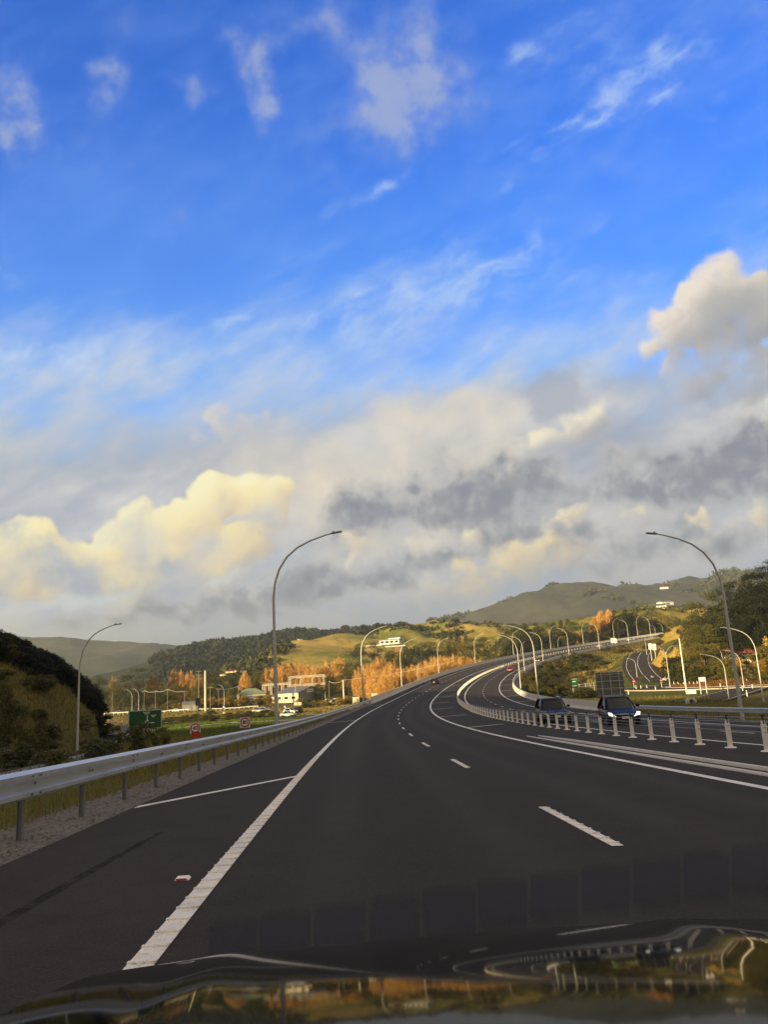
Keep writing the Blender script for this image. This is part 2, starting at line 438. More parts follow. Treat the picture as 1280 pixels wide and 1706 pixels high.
# ================================================================ builders
class MB:
    """collects faces and links them as one mesh object"""
    def __init__(self):
        self.v, self.f, self.s = [], [], []

    def add(self, verts, faces, smooth=False):
        o = len(self.v)
        self.v += [tuple(p) for p in verts]
        self.f += [tuple(i + o for i in q) for q in faces]
        self.s += [smooth] * len(faces)
        return self

    def box(self, c, d, M=None):
        x, y, z = d[0] / 2, d[1] / 2, d[2] / 2
        vs_ = [Vector((c[0] + sx * x, c[1] + sy * y, c[2] + sz * z)) for sz in (-1, 1) for sy in (-1, 1) for sx in (-1, 1)]
        if M is not None:
            vs_ = [M @ p for p in vs_]
        return self.add(vs_, [(0, 2, 3, 1), (4, 5, 7, 6), (0, 1, 5, 4), (2, 6, 7, 3), (0, 4, 6, 2), (1, 3, 7, 5)])

    def tube(self, pts, rad, n=8, cap=True):
        pts = [Vector(p) for p in pts]
        if not hasattr(rad, '__len__'):
            rad = [rad] * len(pts)
        vs_, fs = [], []
        for i, p in enumerate(pts):
            t = (pts[min(i + 1, len(pts) - 1)] - pts[max(i - 1, 0)]).normalized()
            a = t.cross(Vector((0.03, 1, 0.02)) if abs(t.y) < 0.9 else Vector((1, 0, 0))).normalized()
            b = t.cross(a)
            for j in range(n):
                w = 2 * math.pi * j / n
                vs_.append(p + (a * math.cos(w) + b * math.sin(w)) * rad[i])
        for i in range(len(pts) - 1):
            for j in range(n):
                k2 = (j + 1) % n
                fs.append((i * n + j, i * n + k2, (i + 1) * n + k2, (i + 1) * n + j))
        self.add(vs_, fs, True)
        if cap:
            self.add(vs_[:n], [tuple(range(n))[::-1]])
            self.add(vs_[-n:], [tuple(range(n))])
        return self

    def prism(self, outline, lo, hi, axis='Z', M=None):
        """outline of 2-D points pushed from lo to hi along an axis"""
        def P3(a, b, h):
            return Vector({'Z': (a, b, h), 'Y': (a, h, b), 'X': (h, a, b)}[axis])
        n = len(outline)
        vs_ = [P3(a, b, lo) for a, b in outline] + [P3(a, b, hi) for a, b in outline]
        if M is not None:
            vs_ = [M @ p for p in vs_]
        fs = [tuple(range(n))[::-1], tuple(range(n, 2 * n))] + [(i, (i + 1) % n, n + (i + 1) % n, n + i) for i in range(n)]
        return self.add(vs_, fs)

    def grid(self, rows, smooth=True):
        n = len(rows[0])
        vs_ = [p for r_ in rows for p in r_]
        fs = [(i * n + j, i * n + j + 1, (i + 1) * n + j + 1, (i + 1) * n + j) for i in range(len(rows) - 1) for j in range(n - 1)]
        return self.add(vs_, fs, smooth)

    def mesh(self, name, mat):
        me = bpy.data.meshes.new(name)
        me.from_pydata(self.v, [], self.f)
        me.polygons.foreach_set('use_smooth', self.s)
        if mat is not None:
            me.materials.append(mat)
        me.update()
        return me

    def build(self, name, mat, parent=None):
        return link(name, self.mesh(name, mat), parent)


def link(name, data, parent=None, loc=None, rotz=None, M=None):
    o = bpy.data.objects.new(name, data)
    COL.objects.link(o)
    if parent is not None:
        o.parent = parent
    if M is not None:
        o.matrix_local = M
    if loc is not None:
        o.location = loc
    if rotz is not None:
        o.rotation_euler = (0, 0, rotz)
    return o


def tag(o, label=None, cat=None, group=None, kind=None):
    for kk, v in (('label', label), ('category', cat), ('group', group), ('kind', kind)):
        if v:
            o[kk] = v
    return o


def thing(name, label, cat, loc=(0, 0, 0), rotz=0, group=None):
    return tag(link(name, None, None, loc, rotz), label, cat, group)


def dup(root, loc, rotz=0, label=None, scale=None, group=None):
    r_ = root.copy()
    COL.objects.link(r_)
    r_.location = loc
    r_.rotation_euler = (0, 0, rotz)
    if scale is not None:
        r_.scale = scale
    if label:
        r_['label'] = label
    if group:
        r_['group'] = group
    for ch in root.children:
        c = ch.copy()
        COL.objects.link(c)
        c.parent = r_
        for g in ch.children:
            d = g.copy()
            COL.objects.link(d)
            d.parent = c
    return r_


def soup(name, tri, mat, smooth=False):
    """numpy array (n, 3 or 4, 3) of loose faces -> mesh"""
    n, q = tri.shape[:2]
    me = bpy.data.meshes.new(name)
    me.vertices.add(n * q)
    me.vertices.foreach_set('co', np.ascontiguousarray(tri, np.float32).ravel())
    me.loops.add(n * q)
    me.loops.foreach_set('vertex_index', np.arange(n * q, dtype=np.int32))
    me.polygons.add(n)
    me.polygons.foreach_set('loop_start', np.arange(0, n * q, q, dtype=np.int32))
    me.polygons.foreach_set('loop_total', np.full(n, q, np.int32))
    me.materials.append(mat)
    me.update()
    me.validate()
    return me


def grid_mesh(name, X, Y, Z, mat):
    ny, nx = X.shape
    me = bpy.data.meshes.new(name)
    co = np.stack([X, Y, Z], -1).reshape(-1, 3).astype(np.float32)
    idx = np.arange(ny * nx).reshape(ny, nx)
    f = np.stack([idx[:-1, :-1], idx[:-1, 1:], idx[1:, 1:], idx[1:, :-1]], -1).reshape(-1, 4)
    n = len(f)
    me.vertices.add(len(co))
    me.vertices.foreach_set('co', co.ravel())
    me.loops.add(n * 4)
    me.loops.foreach_set('vertex_index', f.ravel().astype(np.int32))
    me.polygons.add(n)
    me.polygons.foreach_set('loop_start', np.arange(0, n * 4, 4, dtype=np.int32))
    me.polygons.foreach_set('loop_total', np.full(n, 4, np.int32))
    me.polygons.foreach_set('use_smooth', np.ones(n, bool))
    me.materials.append(mat)
    me.update()
    return me, co, f


SURF = []                                               # ground and hills, for standing things on them


# ================================================================ materials
def material(name):
    m_ = bpy.data.materials.new(name)
    m_.use_nodes = True
    t = NT(m_.node_tree)
    return m_, t, m_.node_tree.nodes['Principled BSDF']


def plain(name, col, rough=0.6, metal=0.0, var=0.12, scale=3.0, spec=None, bump=0.0, emit=None, coat=0.0):
    m_, t, b = material(name)
    tcn = t.node('ShaderNodeTexCoord')
    n = t.noise(tcn.outputs['Object'], scale, 5, 0.6)
    c = t.mix(n, tuple(x * (1 - var) for x in col), tuple(min(1, x * (1 + var)) for x in col))
    t.put(b.inputs['Base Color'], c)
    t.put(b.inputs['Roughness'], t.rng(n, 0.2, 0.8, max(0.02, rough - 0.08), min(1, rough + 0.08)))
    b.inputs['Metallic'].default_value = metal
    if spec is not None:
        b.inputs['Specular IOR Level'].default_value = spec
    if coat:
        b.inputs['Coat Weight'].default_value = coat
        b.inputs['Coat Roughness'].default_value = 0.03
    if emit:
        b.inputs['Emission Color'].default_value = (*emit[0], 1)
        b.inputs['Emission Strength'].default_value = emit[1]
    if bump:
        bn = t.node('ShaderNodeBump')
        bn.inputs['Strength'].default_value = bump
        t.put(bn.inputs['Height'], t.noise(tcn.outputs['Object'], scale * 8, 4, 0.6))
        t.put(b.inputs['Normal'], bn.outputs[0])
    return m_


def foliage(name, dark, light, trans=0.25, scale=0.35):
    """leaf colours: from leaf to leaf, from clump to clump and from tree to tree"""
    m_, t, b = material(name)
    geo = t.node('ShaderNodeNewGeometry')
    oi = t.node('ShaderNodeObjectInfo')
    tcn = t.node('ShaderNodeTexCoord')
    clump = t.noise(tcn.outputs['Object'], 7.0, 3, 0.6)
    f = t.m('ADD', t.m('MULTIPLY', geo.outputs['Random Per Island'], 0.5), t.m('MULTIPLY', t.rng(clump, 0.3, 0.7), 0.35))
    f = t.m('ADD', f, t.m('MULTIPLY', oi.outputs['Random'], 0.25), clamp=True)
    c = t.mix(f, dark, light)
    t.put(b.inputs['Base Color'], c)
    b.inputs['Roughness'].default_value = 0.65
    b.inputs['Specular IOR Level'].default_value = 0.2
    if trans:
        tr = t.node('ShaderNodeBsdfTranslucent')
        t.put(tr.inputs[0], c)
        mx = t.node('ShaderNodeMixShader')
        mx.inputs[0].default_value = trans
        t.l.new(b.outputs[0], mx.inputs[1])
        t.l.new(tr.outputs[0], mx.inputs[2])
        t.l.new(mx.outputs[0], m_.node_tree.nodes['Material Output'].inputs[0])
    return m_


def asphalt_mat():
    m_, t, b = material('asphalt')
    geo = t.node('ShaderNodeNewGeometry')
    p = geo.outputs['Position']
    big = t.noise(t.mapping(p, rot=(0, 0, -0.05), scale=(1.0, 0.22, 1)), 0.30, 5, 0.6)
    mid = t.noise(p, 1.3, 6, 0.65)
    grit = t.noise(p, 110, 2, 0.7)
    stone = t.voronoi(p, 95, 0)
    chip = t.noise(p, 38, 3, 0.75)
    c = t.mix(t.rng(big, 0.32, 0.68), (0.023, 0.0195, 0.0165), (0.041, 0.0355, 0.0305))
    c = t.mix(t.m('MULTIPLY', t.rng(mid, 0.42, 0.72), 0.5), c, (0.020, 0.017, 0.0145))
    # wheel tracks worn paler, an oily darker line between them
    at = t.node('ShaderNodeAttribute', attribute_name='across')
    track, oil = None, None
    for cen in (-1.8, 1.85, 11.0, 14.6):
        d_ = t.m('ABSOLUTE', t.m('SUBTRACT', at.outputs['Fac'], cen))
        tr = t.rng(t.m('ABSOLUTE', t.m('SUBTRACT', d_, 0.85)), 0.45, 0.05)
        ol = t.rng(d_, 0.50, 0.05)
        track = tr if track is None else t.m('MAXIMUM', track, tr)
        oil = ol if oil is None else t.m('MAXIMUM', oil, ol)
    c = t.mix(t.m('MULTIPLY', track, t.rng(mid, 0.3, 0.7, 0.10, 0.34)), c, (0.072, 0.064, 0.056))
    c = t.mix(t.m('MULTIPLY', oil, t.rng(big, 0.3, 0.7, 0.05, 0.35)), c, (0.014, 0.012, 0.010))
    c = t.mix(t.m('MULTIPLY', t.rng(chip, 0.42, 0.78), 0.40), c, (0.066, 0.058, 0.050))
    c = t.mix(t.m('MULTIPLY', t.rng(grit, 0.45, 0.70), 0.40), c, (0.105, 0.093, 0.080))
    c = t.mix(t.m('MULTIPLY', t.rng(t.noise(p, 70, 2, 0.7), 0.55, 0.75), 0.5), c, (0.012, 0.010, 0.009))
    t.put(b.inputs['Base Color'], c)
    t.put(b.inputs['Roughness'], t.rng(big, 0.3, 0.7, 0.85, 0.95))
    b.inputs['Specular IOR Level'].default_value = 0.16
    bn = t.node('ShaderNodeBump')
    bn.inputs['Strength'].default_value = 0.55
    bn.inputs['Distance'].default_value = 0.006
    t.put(bn.inputs['Height'], t.m('ADD', stone, t.m('MULTIPLY', grit, 0.6)))
    t.put(b.inputs['Normal'], bn.outputs[0])
    return m_


def paint_mat():
    m_, t, b = material('road_paint')
    geo = t.node('ShaderNodeNewGeometry')
    p = geo.outputs['Position']
    n = t.noise(p, 3.0, 6, 0.65)
    g = t.noise(p, 60, 3, 0.7)
    c = t.mix(t.rng(n, 0.35, 0.7), (0.86, 0.82, 0.74), (0.66, 0.62, 0.54))
    c = t.mix(t.m('MULTIPLY', t.rng(t.noise(p, 14, 5, 0.7), 0.55, 0.70), 0.6), c, (0.33, 0.30, 0.26))
    c = t.mix(t.m('MULTIPLY', t.rng(g, 0.56, 0.68), 0.75), c, (0.16, 0.145, 0.125))
    t.put(b.inputs['Base Color'], c)
    b.inputs['Roughness'].default_value = 0.6
    bn = t.node('ShaderNodeBump')
    bn.inputs['Strength'].default_value = 0.4
    bn.inputs['Distance'].default_value = 0.004
    t.put(bn.inputs['Height'], g)
    t.put(b.inputs['Normal'], bn.outputs[0])
    return m_


def ground_mat(name, green, dry, earth, s=1.0, bush=None, bushcut=0.55):
    m_, t, b = material(name)
    geo = t.node('ShaderNodeNewGeometry')
    p = geo.outputs['Position']
    a = t.noise(p, 0.035 * s, 6, 0.62)
    c2 = t.noise(p, 0.21 * s, 6, 0.65)
    fine = t.noise(p, 2.6 * s, 5, 0.7)
    c = t.mix(t.rng(t.m('ADD', a, t.m('MULTIPLY', t.m('SUBTRACT', c2, 0.5), 0.5)), 0.38, 0.62), green, dry)
    c = t.mix(t.m('MULTIPLY', t.rng(c2, 0.52, 0.72), 0.7), c, earth)
    c = t.mix(t.rng(fine, 0.3, 0.75, 0.0, 0.55), c, tuple(x * 0.45 for x in green))
    if bush:
        q = t.noise(p, 0.012 * s, 7, 0.6)
        c = t.mix(t.rng(q, bushcut, bushcut + 0.06), c, bush)
    t.put(b.inputs['Base Color'], c)
    b.inputs['Roughness'].default_value = 0.95
    b.inputs['Specular IOR Level'].default_value = 0.1
    bn = t.node('ShaderNodeBump')
    bn.inputs['Strength'].default_value = 0.7
    bn.inputs['Distance'].default_value = 0.35 / s
    t.put(bn.inputs['Height'], t.m('ADD', fine, c2))
    t.put(b.inputs['Normal'], bn.outputs[0])
    return m_


def gravel_mat():
    m_, t, b = material('gravel')
    geo = t.node('ShaderNodeNewGeometry')
    p = geo.outputs['Position']
    v = t.node('ShaderNodeTexVoronoi')
    t.put(v.inputs['Vector'], p)
    v.inputs['Scale'].default_value = 26
    n = t.noise(p, 1.2, 5, 0.6)
    sep2 = t.node('ShaderNodeSeparateColor')
    t.l.new(v.outputs['Color'], sep2.inputs[0])
    c = t.mix(sep2.outputs[0], (0.075, 0.067, 0.057), (0.20, 0.178, 0.152))
    c = t.mix(t.m('MULTIPLY', t.rng(n, 0.5, 0.75), 0.6), c, (0.12, 0.10, 0.075))
    t.put(b.inputs['Base Color'], c)
    b.inputs['Roughness'].default_value = 0.9
    bn = t.node('ShaderNodeBump')
    bn.inputs['Strength'].default_value = 0.9
    bn.inputs['Distance'].default_value = 0.02
    t.put(bn.inputs['Height'], t.m('SUBTRACT', 1.0, v.outputs['Distance']))
    t.put(b.inputs['Normal'], bn.outputs[0])
    return m_


M_ASPH = asphalt_mat()
M_PAINT = paint_mat()
M_GRAVEL = gravel_mat()
M_GROUND = ground_mat('grass_ground', (0.068, 0.092, 0.018), (0.160, 0.125, 0.036), (0.085, 0.060, 0.024))
M_HILLGRASS = ground_mat('hill_pasture', (0.150, 0.165, 0.030), (0.43, 0.305, 0.080), (0.18, 0.145, 0.042), 0.25)
M_BUSHHILL = ground_mat('bush_hill', (0.030, 0.040, 0.016), (0.055, 0.055, 0.022), (0.030, 0.034, 0.018), 0.22)
M_FARHILL = ground_mat('far_hill', (0.070, 0.078, 0.046), (0.100, 0.098, 0.058), (0.075, 0.075, 0.046), 0.07, (0.052, 0.060, 0.038), 0.5)
M_BACKHILL = ground_mat('back_hill', (0.060, 0.066, 0.050), (0.105, 0.096, 0.068), (0.07, 0.068, 0.052), 0.08, (0.034, 0.040, 0.034), 0.50)
M_CLIFF = ground_mat('cutting_face', (0.34, 0.22, 0.06), (0.46, 0.31, 0.09), (0.26, 0.17, 0.06), 0.8)
M_GALV = plain('galvanised_steel', (0.56, 0.575, 0.58), 0.40, 0.7, 0.16, 2.2)
M_GALVD = plain('weathered_steel', (0.20, 0.205, 0.21), 0.55, 0.4, 0.22, 5)
M_POLE = plain('lamp_pole_steel', (0.46, 0.46, 0.45), 0.5, 0.35, 0.1, 1.5)
M_CONC = plain('concrete', (0.56, 0.54, 0.50), 0.85, 0, 0.18, 1.4, bump=0.2)
M_WHITE = plain('white_plastic', (0.82, 0.79, 0.72), 0.5, 0, 0.08, 6)
M_BLACK = plain('black_plastic', (0.018, 0.018, 0.018), 0.5)
M_RUBBER = plain('tyre_rubber', (0.018, 0.018, 0.018), 0.85)
M_GLASSDARK = plain('car_glass', (0.010, 0.014, 0.022), 0.06, 0, 0.05, 1, spec=0.28)
M_CHROME = plain('chrome', (0.62, 0.63, 0.64), 0.14, 1.0, 0.04)
M_ROPE = plain('wire_rope', (0.40, 0.41, 0.42), 0.45, 0.8)
M_SIGNG = plain('sign_green', (0.004, 0.075, 0.020), 0.5, 0, 0.05)
M_SIGNW = plain('sign_white', (0.80, 0.80, 0.78), 0.5, 0, 0.03)
M_SIGNR = plain('sign_red', (0.42, 0.03, 0.025), 0.5, 0, 0.05)
M_SIGNBLUE = plain('sign_blue', (0.012, 0.045, 0.26), 0.5, 0, 0.05)
M_SIGNBACK = plain('sign_back', (0.13, 0.135, 0.14), 0.55, 0.5, 0.1)
M_ORANGE = plain('orange_plastic', (0.62, 0.16, 0.03), 0.55, 0, 0.08)
M_TIMBER = plain('grey_timber', (0.21, 0.18, 0.14), 0.85, 0, 0.25, 6)
M_BARK = plain('bark', (0.075, 0.058, 0.042), 0.95, 0, 0.3, 4)
M_PALEBARK = plain('pale_bark', (0.22, 0.15, 0.085), 0.9, 0, 0.25, 4)
M_CREAM = plain('cream_cladding', (0.66, 0.60, 0.40), 0.75, 0, 0.06, 0.5)
M_GREYCLAD = plain('grey_cladding', (0.23, 0.22, 0.205), 0.7, 0, 0.08, 0.5)
M_ROOFG = plain('grey_roof', (0.15, 0.145, 0.14), 0.6, 0.2, 0.1, 0.5)
M_ROOFGREEN = plain('green_roof', (0.19, 0.25, 0.16), 0.6, 0, 0.08, 0.5)
M_ROOFRED = plain('red_roof', (0.21, 0.055, 0.045), 0.7, 0, 0.12, 0.8)
M_WALLW = plain('white_wall', (0.74, 0.72, 0.67), 0.75, 0, 0.05, 0.5)
M_WINDOW = plain('window_glass', (0.03, 0.035, 0.04), 0.08, 0, 0.05, spec=0.6)
M_PALEPOST = plain('pale_green_pole', (0.52, 0.54, 0.40), 0.6, 0, 0.06)
M_LATTICE = plain('gantry_steel', (0.60, 0.56, 0.46), 0.6, 0.1, 0.08)
M_PINKKERB = plain('painted_kerb', (0.40, 0.35, 0.31), 0.8, 0, 0.12)
M_REDRAIL = plain('red_reflector', (0.55, 0.01, 0.03), 0.25, 0, 0.05)

F_ORANGE = foliage('bare_orange_twigs', (0.36, 0.185, 0.048), (0.70, 0.41, 0.13), 0.15)
F_BROWN = foliage('bare_brown_twigs', (0.17, 0.105, 0.045), (0.38, 0.24, 0.11), 0.10)
F_DARK = foliage('dark_evergreen', (0.012, 0.018, 0.008), (0.075, 0.078, 0.024), 0.12)
F_PINE = foliage('pine_needles', (0.016, 0.022, 0.008), (0.098, 0.092, 0.026), 0.12)
F_GREEN = foliage('green_leaves', (0.028, 0.038, 0.009), (0.175, 0.160, 0.036), 0.28)
F_OLIVE = foliage('olive_leaves', (0.075, 0.068, 0.016), (0.25, 0.20, 0.045), 0.28)
F_SHADED = foliage('painted_shade_leaves', (0.005, 0.008, 0.004), (0.020, 0.026, 0.010), 0.05)  # evergreen leaves with shade put into their near-black colour
F_GOLD = foliage('golden_scrub', (0.17, 0.105, 0.022), (0.46, 0.30, 0.065), 0.2)
F_GRASS = foliage('grass_blades', (0.070, 0.088, 0.017), (0.260, 0.245, 0.058), 0.38)
F_DRYGRASS = foliage('dry_grass_blades', (0.12, 0.085, 0.024), (0.32, 0.23, 0.08), 0.35)
F_SCRUB = foliage('slope_scrub', (0.028, 0.038, 0.010), (0.150, 0.130, 0.034), 0.2)
F_REDPLANT = foliage('red_groundcover', (0.07, 0.035, 0.016), (0.20, 0.095, 0.035), 0.2)

# ================================================================ the road, from the survey of its lines
KS = [0, 25, 50, 75, 100, 130, 160, 200, 250, 300, 360, 430, 520, 640, 780]
KV = [.000323, .000691, .000983, .001185, .001166, .001124, .00113, .001329, .001905, .002819, .003808, .004777, .005741, .0045, .003]
GV = [-.031406, -.031683, -.022915, -.012749, -.003927, .006382, .020266, .037675, .053899, .064234, .070285, .076152, .08242, .05, .03]
S_AX = np.arange(-70, 761, 1.0)
_i0 = 70
_th = np.cumsum(np.interp(S_AX, KS, KV))
TH = _th - _th[_i0] - 0.0550
RX = np.cumsum(np.sin(TH))
RY = np.cumsum(np.cos(TH))
RZ = np.cumsum(np.interp(S_AX, KS, GV))
RX, RY, RZ = RX - RX[_i0] + 2.4185, RY - RY[_i0], RZ - RZ[_i0]
CROSS = -0.03048


def road(s, o, dz=0.0):
    x, y, z, t = (np.interp(s, S_AX, a) for a in (RX, RY, RZ, TH))
    return Vector((x + o * math.cos(t), y - o * math.sin(t), z + CROSS * o + dz))


def heading(s):
    return float(np.interp(s, S_AX, TH))


def to_pixel(p):
    q = Vector(p) - Vector((0, 0, CAM_H))
    fwd = q.y * math.cos(PITCH) + q.z * math.sin(PITCH)
    up = -q.y * math.sin(PITCH) + q.z * math.cos(PITCH)
    u, v = F_PX * q.x / fwd, F_PX * up / fwd
    c, s = math.cos(ROLL), math.sin(ROLL)
    return 640 + u * c - v * s, 853 - (u * s + v * c)


def station(px, o, s0, s1):
    """where along the road something standing at offset o shows at pixel column px"""
    best = min(np.arange(s0, s1, 0.5), key=lambda s: abs(to_pixel(road(s, o))[0] - px))
    return float(best)


def strip(name, o0, o1, s0, s1, step, dz, mat, parent=None, cols=1):
    ss = np.arange(s0, s1 + 1e-6, step)
    b = MB()
    b.grid([[road(s, o0 + (o1 - o0) * j / cols, dz) for j in range(cols + 1)] for s in ss])
    return b.build(name, mat, parent)


# ================================================================ ground
CTRL = np.array([
    (-8, 0, -.5), (-8, 30, -1.6), (-10, 60, -3.4), (-12, 90, -4.8), (-13, 20, -1.7), (-20, 40, -2.6), (-31, 70, -3.7), (-40, 100, -4.7), (-52, 140, -5.7),
    (-66, 190, -6.2), (-30, 90, -4.4), (-30, 160, -6.0), (-15, 130, -5.6), (-24, 45, -2.8), (-20, 220, -6.2), (0, 250, -6.2), (20, 330, -6.4), (-100, 260, -6.3),
    (-200, 300, -6.3), (-100, 400, -6.2), (0, 420, -6), (30, 480, -4), (-300, 400, -6), (0, 560, 2), (-100, 560, -4), (-200, 560, -5), (-60, 330, -6.3), (-40, 300, -6.3),
    (60, 470, 3), (100, 470, 9), (140, 500, 15), (200, 500, 20), (250, 520, 22), (120, 560, 16), (24, 20, -1.6), (26, 50, -3), (35, 80, -4), (50, 110, -4.4),
    (70, 160, -4.4), (90, 200, -4.2), (110, 240, -3.6), (60, 220, -4.5), (75, 260, -3), (85, 300, 1), (110, 300, 2), (120, 350, 8), (150, 380, 14), (170, 420, 18),
    (100, 130, -3.8), (130, 160, -3.2), (150, 100, -1), (60, 50, -2.5), (100, 50, 0), (180, 200, 2), (250, 300, 12), (0, -60, .5), (-60, -60, 4), (60, -60, 1),
    (-60, 10, 4), (100, 0, 2), (-25, 15, -1.5), (-30, 30, -2.0), (45, 35, -2.5), (200, 100, 3), (300, 200, 12), (-120, 180, -5.5), (-300, 200, -4), (70, 190, -4.4), (110, 180, -4.2)], float)
RAMP_L = [(-20, 20, -1.9), (-25, 45, -2.8), (-31, 70, -3.7), (-40, 100, -4.7), (-52, 140, -5.7), (-66, 190, -6.2), (-84, 240, -6.2), (-98, 300, -6.25), (-105, 352, -6.3)]
LOCAL = [(-420, 372, -6.2), (-260, 360, -6.2), (-105, 352, -6.3), (-55, 350, -6.3), (-8, 352, -6.3), (30, 360, -6.4)]
_ex = [survey(1084, 1136, 236), survey(1069, 1120, 262), survey(1063, 1105, 295), survey(1067, 1090, 338), survey(1082, 1077, 388), survey(1100, 1067, 430)]
EXIT = [tuple(p) for p in _ex]
_ap = [survey(1165, 1172, 118), survey(1198, 1158, 132), survey(1232, 1144, 152), survey(1262, 1133, 178)]
APPROACH = [(p.x, p.y, -4.05) for p in _ap]
RB = (92.0, 196.0, -4.0)                                # centre of the roundabout


def spline(pts, n=14):
    P_ = [Vector(p) for p in pts]
    P_ = [P_[0] * 2 - P_[1]] + P_ + [P_[-1] * 2 - P_[-2]]
    out_ = []
    for i in range(1, len(P_) - 2):
        a, b, c, d = P_[i - 1:i + 3]
        for j in range(n):
            t = j / n
            out_.append(0.5 * ((2 * b) + (c - a) * t + (2 * a - 5 * b + 4 * c - d) * t * t + (3 * b - a - 3 * c + d) * t ** 3))
    out_.append(P_[-2].copy())
    return out_


def side_pts(path, off, dz=0.0):
    res = []
    for i, p in enumerate(path):
        t = path[min(i + 1, len(path) - 1)] - path[max(i - 1, 0)]
        n = Vector((t.y, -t.x, 0)).normalized()
        res.append(p + n * off + Vector((0, 0, dz)))
    return res


def path_strip(name, path, o0, o1, dz, mat, parent=None):
    a, b = side_pts(path, o0, dz), side_pts(path, o1, dz)
    return MB().grid([[p, q] for p, q in zip(a, b)]).build(name, mat, parent)


P_RAMP, P_LOCAL, P_EXIT, P_APPR = spline(RAMP_L), spline(LOCAL), spline(EXIT), spline(APPROACH)


def axis_pts(lo, hi, fine_lo, fine_hi, f, mid_lo, mid_hi, m_):
    a = list(np.arange(fine_lo, fine_hi, f)) + list(np.arange(fine_hi, mid_hi, m_))
    st, v = m_, mid_hi
    while v < hi:
        a.append(v)
        st *= 1.25
        v += st
    a.append(hi)
    b, v = [], fine_lo - m_
    while v > mid_lo:
        b.append(v)
        v -= m_
    st = m_
    while v > lo:
        b.append(v)
        st *= 1.25
        v -= st
    b.append(lo)
    return np.array(sorted(set(b + a)))


def corridor(X, Y, Z, px_, py_, pz_, nx_, ny_, lo, hi, cross, cut, fill, drop):
    """press the ground under a road and slope it off beside it"""
    best = np.full(X.shape, 1e9)
    off = np.zeros(X.shape)
    zz = np.zeros(X.shape)
    for i in range(len(px_)):
        dx, dy = X - px_[i], Y - py_[i]
        d = dx * dx + dy * dy
        m_ = d < best
        best[m_] = d[m_]
        off[m_] = (dx * nx_[i] + dy * ny_[i])[m_]
        zz[m_] = pz_[i]
    dist = np.sqrt(best)
    side = np.where(off < lo, lo - off, np.where(off > hi, off - hi, 0))
    side = np.maximum(side, dist - np.maximum(abs(lo), abs(hi)))
    side = np.maximum(side, 0)
    zr = zz + cross * np.clip(off, lo, hi) - drop
    zc = np.clip(Z, zr - side * fill, zr + side * cut)
    return zc


def near_noise(X, Y):
    return (fbm(X.astype(np.float32), Y.astype(np.float32), 22, 301, 4) * 0.5 + fbm(X.astype(np.float32), Y.astype(np.float32), 5, 305, 3) * 0.16)


def ground_height(X, Y):
    Z = np.zeros(X.shape)
    Wt = np.zeros(X.shape)
    for (cx, cy, cz) in CTRL:
        d2 = (X - cx) ** 2 + (Y - cy) ** 2 + 25.0
        w = d2 ** -1.7
        Z += w * cz
        Wt += w
    Z /= Wt
    Z += near_noise(X, Y)
    far = np.clip((np.hypot(X, Y - 200) - 480) / 400, 0, 1)
    Z = Z * (1 - far) + (-7.0) * far
    # the roundabout platform
    d = np.hypot(X - RB[0], Y - RB[1])
    t = np.clip((d - 36) / 20, 0, 1)
    Z = (RB[2] - 0.12) * (1 - t) + Z * t
    mound = np.clip(1 - d / 23, 0, 1)
    Z += 1.3 * mound * mound * (3 - 2 * mound)

    def poly(path, half, cut, fill, drop=0.10):
        nonlocal Z
        px_ = np.array([p.x for p in path]); py_ = np.array([p.y for p in path]); pz_ = np.array([p.z for p in path])
        tx, ty = np.gradient(px_), np.gradient(py_)
        ln = np.hypot(tx, ty)
        Z = corridor(X, Y, Z, px_, py_, pz_, ty / ln, -tx / ln, -half, half, 0, cut, fill, drop)
    poly(P_RAMP[::2], 5.5, 0.45, 0.5)
    poly(P_LOCAL[::2], 6.5, 0.4, 0.4)
    poly(P_APPR[::2], 5.0, 0.4, 0.4)
    poly(P_EXIT[::2], 6.5, 0.55, 0.6)
    sel = slice(0, len(S_AX) - 100, 2)
    Z = corridor(X, Y, Z, RX[sel], RY[sel], RZ[sel], np.cos(TH[sel]), -np.sin(TH[sel]), -7.2, 21.6, CROSS, 0.6, 0.55, 0.16)
    return Z


gx = axis_pts(-3700, 3700, -42, 42, 1.2, -330, 330, 3.4)
gy = axis_pts(-700, 4000, -8, 120, 1.6, -60, 620, 3.4)
GX_, GY_ = np.meshgrid(gx, gy)
GZ_ = ground_height(GX_, GY_)
me, co, fc = grid_mesh('ground', GX_, GY_, GZ_, M_GROUND)
ground = tag(link('ground', me), kind='structure')
SURF.append((co, fc))


